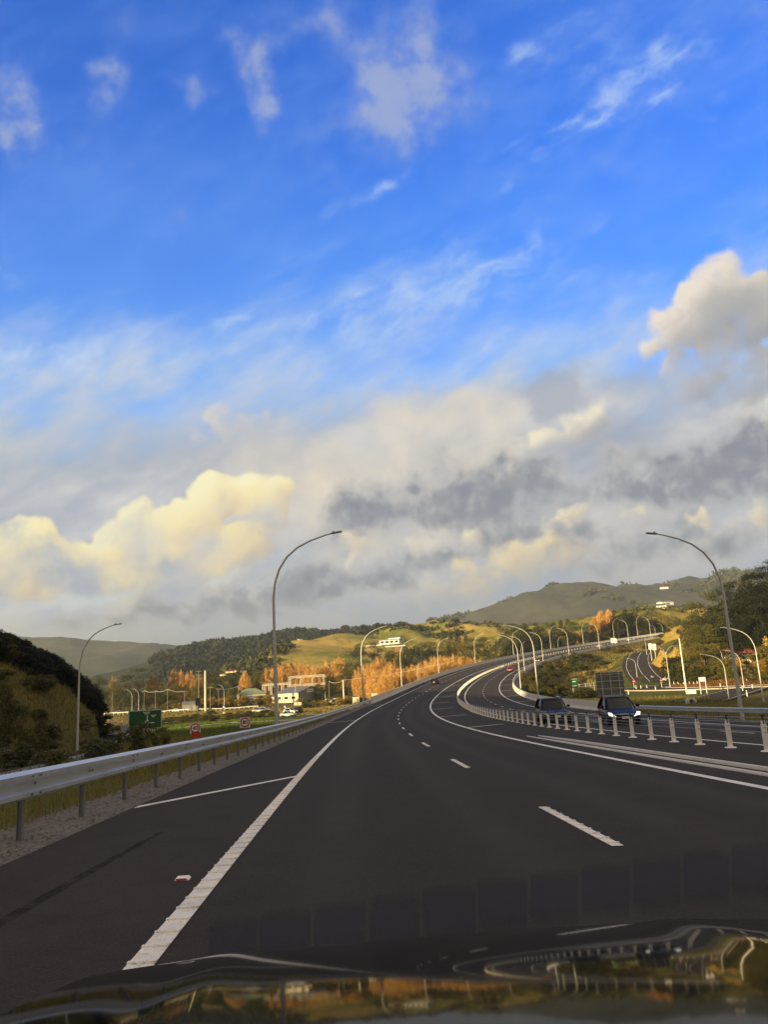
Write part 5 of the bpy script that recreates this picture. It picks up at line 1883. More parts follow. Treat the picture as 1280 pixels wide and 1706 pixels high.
def make_car(label, loc, rotz, paint, style='hatch', lights=False, facing_badge=False, group=None, racks=False, L=4.3, W=1.78, H=1.6, cat='car', name='car'):
    """nose towards local -Y"""
    t = thing(name, label, cat, loc, rotz, group)
    hl, hw = L / 2, W / 2
    belt = H * .60
    hood = H * .56
    b = MB()
    st = [(-hl, hw * .62, .30, .58), (-hl + .06, hw * .80, .22, .68), (-hl + .22, hw * .93, .18, hood - .14), (-hl + .55, hw * .98, .17, hood - .04), (-hl * .52, hw, .17, hood + .03), (-hl * .36, hw, .17, belt),
          (0, hw, .17, belt + .02), (hl * .6, hw, .17, belt + .05), (hl - .32, hw * .97, .19, belt + .05), (hl - .08, hw * .90, .26, belt - .02), (hl, hw * .74, .36, belt - .14)]
    loft(b, [ring_pts(y, x, z0, z1, 4.2, 24, .93) for y, x, z0, z1 in st])
    b.build('body', paint, t)
    # cabin: glass shell, roof and pillars
    if style == 'hatch':
        yb0, yb1, yt0, yt1 = -hl * .46, hl * .93, -hl * .02, hl * .62
    elif style == 'wagon':
        yb0, yb1, yt0, yt1 = -hl * .34, hl * .95, -hl * .06, hl * .80
    else:
        yb0, yb1, yt0, yt1 = -hl * .36, hl * .70, -hl * .05, hl * .38

    def plan(y0, y1, x, z, n=24, p=5.0):
        c, r_ = (y0 + y1) / 2, (y1 - y0) / 2
        res = []
        for i in range(n):
            a = 2 * math.pi * i / n
            res.append(Vector((x * math.copysign(abs(math.cos(a)) ** (2 / p), math.cos(a)), c + r_ * math.copysign(abs(math.sin(a)) ** (2 / p), math.sin(a)), z)))
        return res
    zr = H - .06
    b = MB()
    lv = []
    for f in (0, .35, .7, 1.0):
        e = f ** 1.15
        lv.append(plan(yb0 + (yt0 - yb0) * f, yb1 + (yt1 - yb1) * e, hw * (.90 - .20 * f ** 1.5), belt - .03 + (zr - belt + .03) * f))
    loft(b, lv)
    b.build('window_glass', M_GLASSDARK, t)
    b = MB()
    loft(b, [plan(yt0 - .05, yt1 + .06, hw * .715, zr - .03), plan(yt0, yt1, hw * .68, zr + .035), plan(yt0 + .25, yt1 - .2, hw * .5, H)])
    b.build('roof', paint, t)
    for sx in (-1, 1):
        def side(f, y):
            return Vector((sx * (hw * (.90 - .20 * f ** 1.5) + .012), y, belt - .03 + (zr - belt + .03) * f))
        yc0 = lambda f: yb0 + (yt0 - yb0) * f
        yc1 = lambda f: yb1 + (yt1 - yb1) * f ** 1.15
        for nm, fy in (('front_pillar', lambda f: yc0(f) + .10), ('middle_pillar', lambda f: (yc0(f) + yc1(f)) / 2), ('rear_pillar', lambda f: yc1(f) - .16)):
            b = MB()
            b.tube([side(f, fy(f)) - Vector((sx * .02, 0, 0)) for f in (0, .35, .7, 1)], .045 if nm != 'rear_pillar' else .09, 6)
            b.build(nm, paint if nm != 'middle_pillar' else M_BLACK, t)
        b = MB(); b.prism([(-.10, -.05), (.10, -.06), (.12, .06), (-.06, .09)], -.06, .06, 'Y', Matrix.Translation((sx * (hw + .09), yb0 + .32, belt + .09))); b.build('mirror', paint, t)
        if racks:
            b = MB(); b.tube([(sx * hw * .62, yt0 + .1, H - .02), (sx * hw * .62, yt0 + .25, H + .06), (sx * hw * .62, yt1 - .2, H + .06), (sx * hw * .62, yt1, H - .02)], .022, 6); b.build('roof_rail', M_CHROME, t)
        # lights
        b = MB()
        b.prism([(sx * hw * .50, hood - .36), (sx * hw * .90, hood - .27), (sx * hw * .93, hood - .12), (sx * hw * .80, hood - .13)], -hl - .0, -hl + .42, 'Y')
        b.build('headlight', M_LAMP_ON if lights else M_LAMP_OFF, t)
        b = MB(); b.box((sx * hw * .80, hl - .05, belt - .18), (.15, .16, .20)); b.build('tail_light', M_TAIL, t)
        for y in (-hl * .62, hl * .60):
            b = MB(); b.tube([(sx * (hw - .22), y, .32), (sx * (hw + .005), y, .32)], .325, 20); wobj = b.build('wheel', M_RUBBER, t)
            b = MB(); b.tube([(sx * (hw - .02), y, .32), (sx * (hw + .012), y, .32)], .205, 14)
            for q in range(5):
                a = q * 2 * math.pi / 5
                b.box((sx * (hw + .014), y + .11 * math.cos(a), .32 + .11 * math.sin(a)), (.012, .05, .05))
            b.build('rim', M_CHROME, wobj)
    b = MB()
    b.prism([(-hw * .48, hood - .42), (hw * .48, hood - .42), (hw * .56, hood - .24), (-hw * .56, hood - .24)], -hl - .035, -hl + .15, 'Y')
    g = b.build('grille', M_BLACK, t)
    b = MB()
    b.tube([(-hw * .57, -hl - .03, hood - .22), (0, -hl - .065, hood - .20), (hw * .57, -hl - .03, hood - .22)], .022, 6)
    b.build('chrome_strip', M_CHROME, g)
    b = MB(); b.box((0, -hl - .03, hood - .11), (.11, .03, .11)); b.build('badge', M_CHROME, t)
    b = MB(); b.box((0, -hl - .035, .30), (hw * 1.25, .06, .17)); b.build('lower_intake', M_BLACK, t)
    b = MB(); b.box((0, -hl - .05, .47), (.36, .02, .115)); b.build('number_plate', M_SIGNW, t)
    b = MB(); b.box((0, hl + .01, belt - .32), (.36, .02, .115)); b.build('number_plate', M_SIGNW, t)
    b = MB(); b.box((0, hl - .01, .32), (hw * 1.3, .06, .16)); b.build('rear_bumper', M_BLACK, t)
    return t


M_LAMP_OFF = plain('lamp_glass', (0.55, 0.56, 0.57), 0.12, 0.3, 0.05)
M_LAMP_ON = plain('lit_headlamp', (0.9, 0.9, 0.9), 0.2, 0, 0.02, emit=((1.0, 0.95, 0.85), 0.9))
M_TAIL = plain('tail_lamp', (0.16, 0.006, 0.006), 0.2)
PT_NAVY = car_paint('navy_paint', (0.005, 0.007, 0.012))
PT_BLACK = car_paint('black_paint', (0.008, 0.008, 0.009))
PT_RED = car_paint('red_paint', (0.42, 0.012, 0.025))
PT_WHITE = car_paint('white_paint', (0.70, 0.70, 0.69))
PT_SILVER = car_paint('silver_paint', (0.40, 0.41, 0.42))


def put_car(s, o, toward, yaw=0.0, **kw):
    p = road(s, o, .006)
    h = heading(s)
    return make_car(loc=p, rotz=(-h if toward else math.pi - h) + yaw, **kw)


def tilt(t, s):
    n = Vector((math.sin(heading(s)), math.cos(heading(s)), float(np.interp(s, KS, GV))))
    return t


put_car(52.6, 10.0, True, yaw=-.07, label='black estate car with roof rails coming towards us in the near opposing lane', paint=PT_BLACK, style='wagon', racks=True, L=4.5, W=1.80, H=1.54)
put_car(45.9, 12.35, True, yaw=-.13, label='dark navy hatchback with both headlights lit coming towards us', paint=PT_NAVY, style='hatch', lights=True, L=4.2, W=1.80, H=1.55)
put_car(214, -1.3, False, label='black car driving ahead of us in the left lane', paint=PT_BLACK, style='sedan', L=4.5, H=1.45)
put_car(270, 15.0, True, label='red car coming down the opposing carriageway', paint=PT_RED, style='hatch', L=4.2, H=1.5)
put_car(322, 16.6, True, label='small dark car with pale front on the far bend', paint=PT_BLACK, style='sedan', lights=True, L=4.4, H=1.45)
put_car(409, 15.0, True, label='distant white car near the pale sign backs', paint=PT_WHITE, style='hatch')
put_car(447, 9.5, True, label='farthest white car at the top of the climb', paint=PT_WHITE, style='hatch')
for (px, py, d, rz, pt, st, lab) in ((484, 1183, 232, 60, PT_WHITE, 'hatch', 'white car parked just right of the big lamp pole'), (498, 1183, 238, 170, PT_BLACK, 'hatch', 'black car parked beside the white one'), (480, 1190, 214, 70, PT_SILVER, 'sedan', 'silver car in front of the parked white car'),
                                     (431, 1184, 255, 80, PT_SILVER, 'hatch', 'dark-windowed silver car on the valley road left of the pole'), (440, 1183.5, 258, 85, PT_WHITE, 'hatch', 'white-fronted car following on the valley road'), (295, 1178, 345, 90, PT_WHITE, 'sedan', 'white car alone on the far valley road'),
                                     (229, 1172.5, 365, 90, PT_BLACK, 'sedan', 'dark car passing under the left valley lamps'), (199, 1172, 365, 90, PT_SILVER, 'sedan', 'grey car at the far junction'), (1117, 1128, 236, 100, PT_SILVER, 'sedan', 'grey car waiting behind the two-armed lamp')):
    p = survey(px, py, d)
    make_car(lab, (p.x, p.y, zg(p.x, p.y) + .03), R(rz), pt, st)

# ================================================================ our own car: the bonnet we look over
M_EGO, _t, _b = material('dark_car_paint')
_b.inputs['Base Color'].default_value = (0.003, 0.0034, 0.0045, 1)
_b.inputs['Roughness'].default_value = 0.05
_b.inputs['IOR'].default_value = 1.15
ego = thing('car', 'dark glossy car bonnet at the bottom edge, mirroring trees and sky', 'car', (0, 0, 0), 0.0550)
XC, HALF = 0.20, 0.92


def nose(u):
    return 2.02 - .20 * abs(u) ** 2.6


def bonnet_z(u, v, inset=0.0):
    """u: across from the car's middle, v: metres ahead of the camera"""
    end = nose(u)
    z = 1.020 - math.tan(R(7.0)) * (v - .80) - .050 * (v - .80) ** 2 * 1.15
    z -= .030 * u * u + .10 * max(0, abs(u) - .60) ** 2
    ridge = math.exp(-((abs(u) - .47 - .04 * (v - 1.4)) / .07) ** 2)
    z += .006 * ridge
    lip = max(0, v - (end - .22)) / .22
    z -= .10 * lip ** 2.5
    return z


b = MB()
rows = []
NU, NV = 60, 46
for i in range(NV + 1):
    row = []
    for j in range(NU + 1):
        u = -.74 + 1.48 * j / NU
        v = .55 + (nose(u) - .55) * (i / NV) ** .9
        row.append(Vector((XC + u, v, bonnet_z(u, v))))
    rows.append(row)
last = [p + Vector((0, .012, -.05)) for p in rows[-1]]
rows += [last]
b.grid(rows)
b.build('bonnet', M_EGO, ego)
for sx in (-1, 1):
    b = MB()
    rows = []
    for i in range(41):
        t = i / 40
        v = .55 + 1.38 * t
        zb = bonnet_z(.74, v) - .004
        row = []
        for (du, dz) in ((.752, -.04), (.758, -.016), (.785, -.010), (.81, -.018), (.832, -.045), (.85, -.10), (.862, -.20), (.87, -.40)):
            uu = du - .11 * max(0, t - .55) ** 1.5
            row.append(Vector((XC + sx * uu, v, zb + dz - .05 * max(0, t - .8))))
        rows.append(row)
    b.grid(rows)
    b.build('front_wing', M_EGO, ego)
b = MB()
rows = []
for z, dv in ((.80, -.02), (.72, .06), (.60, .10), (.45, .12), (.30, .10), (.20, 0)):
    rows.append([Vector((XC + u, nose(abs(u)) - .02 + dv - .10 * abs(u) ** 3, z - .05 * u * u - .03)) for u in np.linspace(-.86, .86, 25)])
b.grid(rows)
b.build('front_bumper', M_EGO, ego)
b = MB(); b.grid([[Vector((XC + u, v, .985 - .05 * u * u - (0 if v > .4 else .02))) for u in np.linspace(-.8, .8, 13)] for v in (.30, .42, .54)]); b.build('scuttle', M_BLACK, ego)

# ================================================================ trees
rs = np.random.RandomState(7)


def unit(n):
    v = rs.normal(size=(n, 3))
    return v / np.linalg.norm(v, axis=1, keepdims=True)


def leaf_tris(cen, size, flat=0.0, jitter=1.0):
    n = len(cen)
    a, c = unit(n), unit(n)
    if flat:
        a[:, 2] *= 1 - flat
        c[:, 2] *= 1 - flat
    sz = size * (0.6 + 0.8 * rs.rand(n))[:, None]
    return np.stack([cen - a * sz * .6 - c * sz * .3, cen + a * sz * .6 - c * sz * .3, cen + c * sz * .75], 1)


def clumps(n_cl, per, cfun, r_cl, size, squash=.6, flat=.3):
    out_ = []
    for i in range(n_cl):
        c, rr = cfun(i)
        d = unit(per) * (rs.rand(per) ** .4)[:, None]
        d[:, 2] *= squash
        out_.append(np.array(c) + d * rr * r_cl)
    return leaf_tris(np.concatenate(out_), size, flat)


def crown_round(n_cl=46, per=110, size=.028):
    def f(i):
        d = unit(1)[0]
        r_ = .5 * (.62 + .38 * rs.rand())
        z = .56 + d[2] * .42 * (.9 + .2 * rs.rand())
        return (d[0] * r_ * .80, d[1] * r_ * .80, max(.10, z)), .75 + .6 * rs.rand()
    return clumps(n_cl, per, f, .16, size)


def crown_macro(n_cl=34, per=150, size=.026):
    """wide flat-topped dark evergreen in shelves"""
    def f(i):
        a = rs.rand() * 6.283
        z = .22 + .74 * rs.rand() ** .8
        r_ = .5 * math.sqrt(rs.rand()) * (1.05 if z < .7 else 1.0 - 1.3 * (z - .7))
        return (r_ * math.cos(a), r_ * math.sin(a), z), .8 + .6 * rs.rand()
    return clumps(n_cl, per, f, .17, size, .38, .5)


def crown_pine(n_cl=60, per=80, size=.024):
    def f(i):
        z = .10 + .88 * (i / n_cl)
        a = i * 2.399 + rs.rand() * .7
        r_ = .46 * (1 - z) ** .75 * (.75 + .5 * rs.rand()) + .02
        return (r_ * math.cos(a), r_ * math.sin(a), z + .02 * rs.rand()), .65 + .5 * rs.rand() * (1.2 - z)
    return clumps(n_cl, per, f, .14, size, .45, .3)


def crown_bare(n_col=70, per=110, w=.0042):
    """leafless crown of many upright plumes, each ending in its own tip"""
    P_, D_ = [], []
    for i in range(n_col):
        a, q = rs.rand() * 6.283, math.sqrt(rs.rand())
        r_ = .40 * q
        top = (.99 - .42 * q ** 2.2) * (.86 + .14 * rs.rand())
        lean = r_ * .22
        t = rs.rand(per) ** .8
        wid = (.022 + .05 * np.sin(np.clip(t, 0, 1) * math.pi * .92)) * (.7 + .6 * rs.rand())
        b_ = rs.rand(per) * 6.283
        rr = wid * np.sqrt(rs.rand(per))
        z = .03 + (top - .06) * t
        x = (r_ + lean * t) * math.cos(a) + rr * np.cos(b_)
        y = (r_ + lean * t) * math.sin(a) + rr * np.sin(b_)
        P_.append(np.stack([x, y, z], 1))
        d = np.stack([np.cos(b_) * .35 + math.cos(a) * .15, np.sin(b_) * .35 + math.sin(a) * .15, np.full(per, 1.0)], 1) + rs.normal(size=(per, 3)) * .12
        D_.append(d / np.linalg.norm(d, axis=1, keepdims=True))
    p, dirv = np.concatenate(P_), np.concatenate(D_)
    n = len(p)
    ln = (.035 + .06 * rs.rand(n))[:, None]
    sd = np.cross(dirv, unit(n))
    sd /= np.linalg.norm(sd, axis=1, keepdims=True) + 1e-6
    return np.stack([p - sd * w, p + sd * w, p + dirv * ln], 1)


def crown_poplar(n=3800):
    z = rs.rand(n)
    r_ = .5 * np.sqrt(rs.rand(n)) * (np.sin(np.clip(z, 0.02, .98) * math.pi) ** .6)
    a = rs.rand(n) * 6.283
    p = np.stack([r_ * np.cos(a), r_ * np.sin(a), .08 + .88 * z], 1)
    dirv = np.stack([p[:, 0] * .5, p[:, 1] * .5, np.full(n, .8)], 1) + rs.normal(size=(n, 3)) * .12
    dirv /= np.linalg.norm(dirv, axis=1, keepdims=True)
    sd = np.cross(dirv, unit(n))
    w, ln = .012, (.05 + .08 * rs.rand(n))[:, None]
    return np.stack([p - sd * w, p + sd * w, p + dirv * ln], 1)


def trunk_mesh(name, mat, h=.5, r=.022, limbs=5, spread=.3):
    b = MB()
    lean = rs.normal(size=2) * .015
    b.tube([(0, 0, -.03), (lean[0] * .5, lean[1] * .5, h * .5), (lean[0], lean[1], h)], [r * 1.25, r, r * .6], 7)
    for i in range(limbs):
        a = i * 2.4 + rs.rand()
        z = h * (.45 + .5 * rs.rand())
        e = spread * (.6 + .6 * rs.rand())
        b.tube([(0, 0, z), (e * .5 * math.cos(a), e * .5 * math.sin(a), z + .14), (e * math.cos(a), e * math.sin(a), z + .34)], [r * .5, r * .35, r * .15], 5)
    return b.mesh(name, mat)


KIND = {}
for nm, fn, mats, tm, tr in (('round', crown_round, (F_GREEN, F_OLIVE, F_DARK), M_BARK, dict(h=.5)), ('macro', crown_macro, (F_DARK, F_GREEN), M_BARK, dict(h=.6, r=.028, spread=.35)),
                             ('pine', crown_pine, (F_PINE, F_DARK), M_BARK, dict(h=.9, r=.018, spread=.15)), ('bare', crown_bare, (F_ORANGE, F_BROWN), M_PALEBARK, dict(h=.5, r=.016, limbs=9)),
                             ('poplar', crown_poplar, (F_ORANGE, F_BROWN, F_OLIVE), M_PALEBARK, dict(h=.8, r=.014, spread=.12))):
    geo_ = [fn() for _ in range(3)]
    KIND[nm] = ({}, geo_, [trunk_mesh('trunk', tm, **tr) for _ in range(2)])
KIND['bush'] = ({}, [crown_round(26, 120, .05), crown_round(22, 120, .05)], [trunk_mesh('trunk', M_BARK, h=.4, r=.03)])

_n = 0
ORD = ['first', 'second', 'third', 'fourth', 'fifth', 'sixth', 'seventh', 'eighth', 'ninth', 'tenth', 'eleventh', 'twelfth', 'thirteenth', 'fourteenth', 'fifteenth', 'sixteenth', 'seventeenth', 'eighteenth', 'nineteenth', 'twentieth',
       '21st', '22nd', '23rd', '24th', '25th', '26th', '27th', '28th', '29th', '30th', '31st', '32nd', '33rd']


def ordinals(lst):
    """place of every entry from the left"""
    order = sorted(range(len(lst)), key=lambda i: lst[i][0])
    return [ORD[order.index(i)] for i in range(len(lst))]




def tree(kind, mat, p, h, w, label, group, name='tree', cat='tree'):
    global _n
    _n += 1
    crowns, shapes, trunks = KIND[kind]
    if mat.name not in crowns:
        crowns[mat.name] = [soup('crown', q, mat) for q in shapes]
    cm = crowns[mat.name]
    t = thing(name, label, cat, p, rs.rand() * 6.28, group)
    t.scale = (w, w, h)
    link('trunk', trunks[_n % len(trunks)], t)
    link('crown', cm[_n % len(cm)], t)
    return t


def tree_px(kind, mat, px, py_top, d, wpx, label, group, sink=.0, name='tree', cat='tree', hmin=3.0):
    p = survey(px, py_top, d)
    g = zg(p.x, p.y)
    h = max(hmin, p.z - g)
    return tree(kind, mat, Vector((p.x, p.y, g - sink * h)), h * (1 + sink), wpx * d / F_PX, label, group, name, cat)


g = 'bare orange trees along the valley floor'
LO = 'bare orange tree in the long row behind the left barrier'
ORANGE_ROW = ((448, 1108, 470, 26), (470, 1100, 460, 40), (490, 1099, 465, 40), (507, 1102, 460, 38), (521, 1106, 455, 32), (535, 1103, 460, 32), (550, 1095, 465, 36), (566, 1091, 465, 34),
                     (604, 1102, 330, 30), (617, 1098, 340, 36), (634, 1091, 345, 42), (650, 1102, 330, 36), (672, 1107, 330, 32), (690, 1104, 335, 32), (706, 1096, 345, 36), (722, 1088, 360, 38), (738, 1088, 370, 34),
                     (753, 1086, 385, 34), (771, 1088, 395, 32), (786, 1093, 405, 26), (662, 1106, 350, 30), (626, 1110, 315, 30), (644, 1116, 310, 30), (700, 1112, 330, 26), (742, 1100, 365, 26), (800, 1096, 415, 20))
for (px, py, d, w), nth in zip(ORANGE_ROW, ordinals(ORANGE_ROW)):
    tree_px('bare', F_ORANGE, px, py, d, w * 1.3, nth + ' from the left of the orange bare trees lining the valley floor', g, name='bare_tree')
BROWN_ROW = ((300, 1111, 440, 34, 'bare', F_ORANGE), (288, 1118, 440, 18, 'poplar', F_BROWN), (314, 1115, 440, 32, 'bare', F_ORANGE), (327, 1118, 440, 30, 'bare', F_BROWN), (338, 1124, 455, 20, 'bare', F_BROWN), (190, 1123, 440, 24, 'bare', F_BROWN),
                             (256, 1128, 430, 18, 'poplar', F_BROWN), (248, 1131, 430, 12, 'poplar', F_BROWN))
for (px, py, d, w, k_, m_), nth in zip(BROWN_ROW, ordinals(BROWN_ROW)):
    tree_px(k_, m_, px, py, d, w, nth + ' from the left of the brownish or orange bare trees in the left valley', 'bare brown trees in the left valley', name='bare_tree')
tree_px('poplar', F_ORANGE, 408, 1121, 440, 22, 'fan-shaped bare poplar glowing orange before the dark trees', None, name='bare_tree')
tree_px('bare', F_ORANGE, 662, 1071, 520, 18, 'round orange tree right beside the house on stilts', None, name='bare_tree')
GLOW_ROW = ((1001, 1020, 500, 26), (1014, 1018, 515, 22), (990, 1030, 490, 20))
for (px, py, d, w), nth in zip(GLOW_ROW, ordinals(GLOW_ROW)):
    tree_px('poplar', F_ORANGE, px, py, d, w, nth + ' from the left of three orange trees above the far dark hedge', 'orange poplars above the far hedge', name='bare_tree')
tree_px('bare', F_ORANGE, 963, 1049, 470, 18, 'small orange tree set in the dark hedge of the far bend', None, name='bare_tree')

g = 'dark evergreens of the valley'
VALLEY_ROW = ((228, 1112, 425, 52, 'macro', F_DARK), (170, 1130, 430, 40, 'macro', F_DARK), (186, 1141, 410, 34, 'round', F_GREEN), (206, 1131, 425, 36, 'macro', F_GREEN), (158, 1124, 470, 30, 'macro', F_DARK), (172, 1150, 395, 26, 'round', F_DARK), (200, 1152, 390, 30, 'round', F_DARK),
                             (225, 1150, 400, 34, 'round', F_DARK), (245, 1146, 410, 28, 'round', F_GREEN), (265, 1133, 430, 26, 'round', F_OLIVE), (275, 1141, 415, 28, 'macro', F_GREEN), (292, 1139, 415, 30, 'round', F_GREEN), (310, 1142, 410, 26, 'round', F_DARK), (325, 1144, 405, 24, 'round', F_GREEN),
                             (345, 1123, 470, 24, 'macro', F_DARK), (357, 1117, 480, 24, 'round', F_DARK), (368, 1128, 450, 24, 'round', F_GREEN), (382, 1122, 470, 26, 'macro', F_DARK), (395, 1126, 455, 24, 'round', F_DARK), (400, 1112, 490, 22, 'macro', F_DARK), (418, 1114, 480, 24, 'macro', F_DARK), (430, 1120, 470, 26, 'round', F_GREEN),
                             (445, 1118, 470, 24, 'round', F_DARK), (457, 1122, 455, 20, 'round', F_DARK), (355, 1140, 420, 22, 'round', F_GREEN), (375, 1142, 415, 22, 'round', F_DARK), (340, 1138, 425, 22, 'round', F_GREEN), (385, 1148, 395, 20, 'round', F_GREEN), (398, 1150, 390, 18, 'round', F_DARK), (405, 1146, 410, 22, 'round', F_DARK))
for (px, py, d, w, k_, m_), nth in zip(VALLEY_ROW, ordinals(VALLEY_ROW)):
    tree_px(k_, m_, px, py, d, w, nth + ' from the left of the leafy evergreens in the left valley', g)
for px, py, d, w, k_, m_, lab in ((575, 1104, 385, 56, 'macro', F_GREEN, 'big spreading evergreen right of the switchyard gantry'), (548, 1128, 375, 26, 'round', F_DARK, 'dark round tree at the corner of the grey shed'), (592, 1120, 375, 40, 'macro', F_DARK, 'dark evergreen at the right foot of the big spreading one'),
                                  (530, 1139, 372, 18, 'round', F_DARK, 'low dark tree behind the grey shed roof'), (592, 1076, 430, 48, 'macro', F_DARK, 'tall dark evergreen above the big spreading one'), (612, 1070, 440, 46, 'macro', F_DARK, 'tall dark evergreen left under the house on stilts'),
                                  (635, 1077, 430, 36, 'macro', F_DARK, 'dark evergreen right under the house on stilts'), (652, 1083, 420, 34, 'round', F_DARK, 'dark round tree behind the gap of the orange trees'), (668, 1088, 400, 26, 'round', F_DARK, 'dark bushy tree in the gap of the orange trees'),
                                  (673, 1063, 450, 16, 'macro', F_PINE, 'single small-crowned tree standing out above the gap'), (690, 1073, 440, 50, 'macro', F_DARK, 'broad dark evergreen above the orange row'), (714, 1069, 450, 42, 'macro', F_PINE, 'brownish dark evergreen above the orange row'),
                                  (737, 1049, 520, 26, 'pine', F_PINE, 'left pine of the dark pine group behind the orange trees'), (750, 1052, 520, 22, 'pine', F_PINE, 'middle pine of the dark pine group behind the orange trees'), (762, 1050, 530, 26, 'pine', F_DARK, 'right pine of the dark pine group behind the orange trees'), (776, 1058, 520, 24, 'pine', F_PINE, 'low pine at the right end of the pine group'),
                                  (770, 1070, 460, 40, 'round', F_OLIVE, 'olive tree behind the last orange trees'), (790, 1062, 470, 44, 'macro', F_GREEN, 'spreading green tree behind the lamp on the left barrier'), (812, 1060, 470, 46, 'macro', F_GREEN, 'spreading tree right of the lamp on the left barrier'), (828, 1074, 440, 34, 'macro', F_PINE, 'dark brownish tree where the barrier bends'),
                                  (745, 1072, 460, 36, 'round', F_GREEN, 'green round tree in front of the dark pines')):
    tree_px(k_, m_, px, py, d, w, lab, None, sink=.03)
g = 'dark trees massed behind the far bend'
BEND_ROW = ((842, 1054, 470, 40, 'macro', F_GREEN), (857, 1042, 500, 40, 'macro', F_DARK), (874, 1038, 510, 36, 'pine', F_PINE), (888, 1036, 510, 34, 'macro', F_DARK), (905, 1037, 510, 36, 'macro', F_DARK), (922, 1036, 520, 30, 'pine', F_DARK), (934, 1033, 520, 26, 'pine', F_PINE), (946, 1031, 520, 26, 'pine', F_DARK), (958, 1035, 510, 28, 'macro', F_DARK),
                             (972, 1036, 510, 34, 'macro', F_DARK), (986, 1040, 490, 30, 'round', F_SHADED), (850, 1070, 440, 36, 'round', F_SHADED), (868, 1062, 450, 36, 'round', F_SHADED), (886, 1064, 450, 34, 'round', F_SHADED), (903, 1060, 455, 36, 'round', F_SHADED), (920, 1056, 465, 36, 'round', F_SHADED), (940, 1052, 470, 38, 'round', F_SHADED), (958, 1056, 465, 34, 'round', F_SHADED),
                             (978, 1054, 470, 36, 'round', F_SHADED), (996, 1050, 475, 36, 'round', F_SHADED), (1012, 1040, 490, 40, 'round', F_SHADED), (1024, 1028, 510, 44, 'round', F_SHADED), (1040, 1021, 520, 46, 'round', F_SHADED), (1057, 1024, 520, 40, 'round', F_SHADED), (1070, 1032, 515, 34, 'round', F_SHADED), (1086, 1032, 500, 36, 'round', F_SHADED), (1098, 1036, 500, 26, 'round', F_SHADED), (1102, 1022, 540, 34, 'round', F_OLIVE), (1116, 1024, 530, 30, 'round', F_OLIVE), (1128, 1028, 500, 24, 'round', F_GREEN))
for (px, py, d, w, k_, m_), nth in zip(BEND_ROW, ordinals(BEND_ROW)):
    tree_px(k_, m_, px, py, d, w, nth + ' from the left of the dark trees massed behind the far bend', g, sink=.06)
g = 'pines and trees on the right-hand hill'
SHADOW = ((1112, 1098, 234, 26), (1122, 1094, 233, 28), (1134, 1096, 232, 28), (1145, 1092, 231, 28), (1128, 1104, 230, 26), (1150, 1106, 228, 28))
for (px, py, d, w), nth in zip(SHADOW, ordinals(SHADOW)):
    tree_px('bush', F_SHADED, px, py, d, w, nth + ' from the left of the dark bushes below the yellow cutting', 'dark bushes below the yellow cutting', sink=.05, name='bush', cat='bush')
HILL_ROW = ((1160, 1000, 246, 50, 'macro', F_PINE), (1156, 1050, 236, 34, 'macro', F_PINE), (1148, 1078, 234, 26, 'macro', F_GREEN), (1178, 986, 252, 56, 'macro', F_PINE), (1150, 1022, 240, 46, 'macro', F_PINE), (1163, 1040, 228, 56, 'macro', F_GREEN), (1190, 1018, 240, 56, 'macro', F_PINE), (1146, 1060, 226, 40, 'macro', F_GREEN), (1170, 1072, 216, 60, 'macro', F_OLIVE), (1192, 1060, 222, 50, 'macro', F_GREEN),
                             (1205, 980, 262, 52, 'macro', F_SHADED), (1222, 968, 268, 56, 'macro', F_SHADED), (1240, 958, 272, 52, 'pine', F_SHADED), (1256, 951, 275, 52, 'macro', F_SHADED), (1274, 942, 278, 56, 'macro', F_SHADED), (1292, 932, 280, 60, 'macro', F_SHADED), (1312, 922, 280, 60, 'macro', F_SHADED), (1335, 912, 280, 60, 'macro', F_DARK),
                             (1215, 1006, 250, 60, 'macro', F_SHADED), (1238, 1000, 252, 60, 'macro', F_SHADED), (1262, 992, 254, 60, 'macro', F_SHADED), (1288, 984, 256, 60, 'macro', F_SHADED), (1225, 1030, 238, 56, 'macro', F_SHADED), (1250, 1026, 240, 56, 'macro', F_SHADED), (1276, 1020, 242, 56, 'macro', F_SHADED), (1300, 1012, 244, 56, 'macro', F_SHADED), (1206, 1040, 232, 44, 'macro', F_SHADED),
                             (1228, 1048, 226, 56, 'round', F_SHADED), (1268, 1050, 226, 50, 'round', F_SHADED), (1248, 1062, 222, 56, 'macro', F_SHADED), (1290, 1042, 226, 52, 'round', F_SHADED))
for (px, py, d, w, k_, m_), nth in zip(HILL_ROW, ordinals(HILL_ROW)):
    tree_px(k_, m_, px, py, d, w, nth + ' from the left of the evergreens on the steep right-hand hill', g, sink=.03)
g = 'sunlit shrubs below the right-hand hill'
SHRUB_ROW = ((1210, 1096, 205, 34, F_OLIVE), (1228, 1098, 205, 30, F_GOLD), (1250, 1088, 208, 34, F_OLIVE), (1270, 1080, 210, 38, F_OLIVE), (1284, 1060, 214, 40, F_GOLD), (1266, 1102, 200, 30, F_GOLD), (1282, 1096, 200, 34, F_OLIVE), (1196, 1102, 206, 30, F_GREEN), (1180, 1108, 212, 34, F_GREEN), (1160, 1112, 215, 36, F_DARK), (1138, 1108, 222, 30, F_DARK), (1125, 1106, 228, 26, F_DARK), (1242, 1108, 200, 30, F_GREEN), (1218, 1112, 200, 30, F_GREEN), (1148, 1098, 222, 34, F_DARK), (1276, 1118, 180, 34, F_GREEN), (1256, 1120, 186, 30, F_GREEN))
for (px, py, d, w, m_), nth in zip(SHRUB_ROW, ordinals(SHRUB_ROW)):
    tree_px('bush', m_, px, py, d, w, nth + ' from the left of the shrubs below the right-hand hill', g, name='shrub', cat='shrub', sink=.05, hmin=2.0)
g = 'bushes on the shaded left bank'
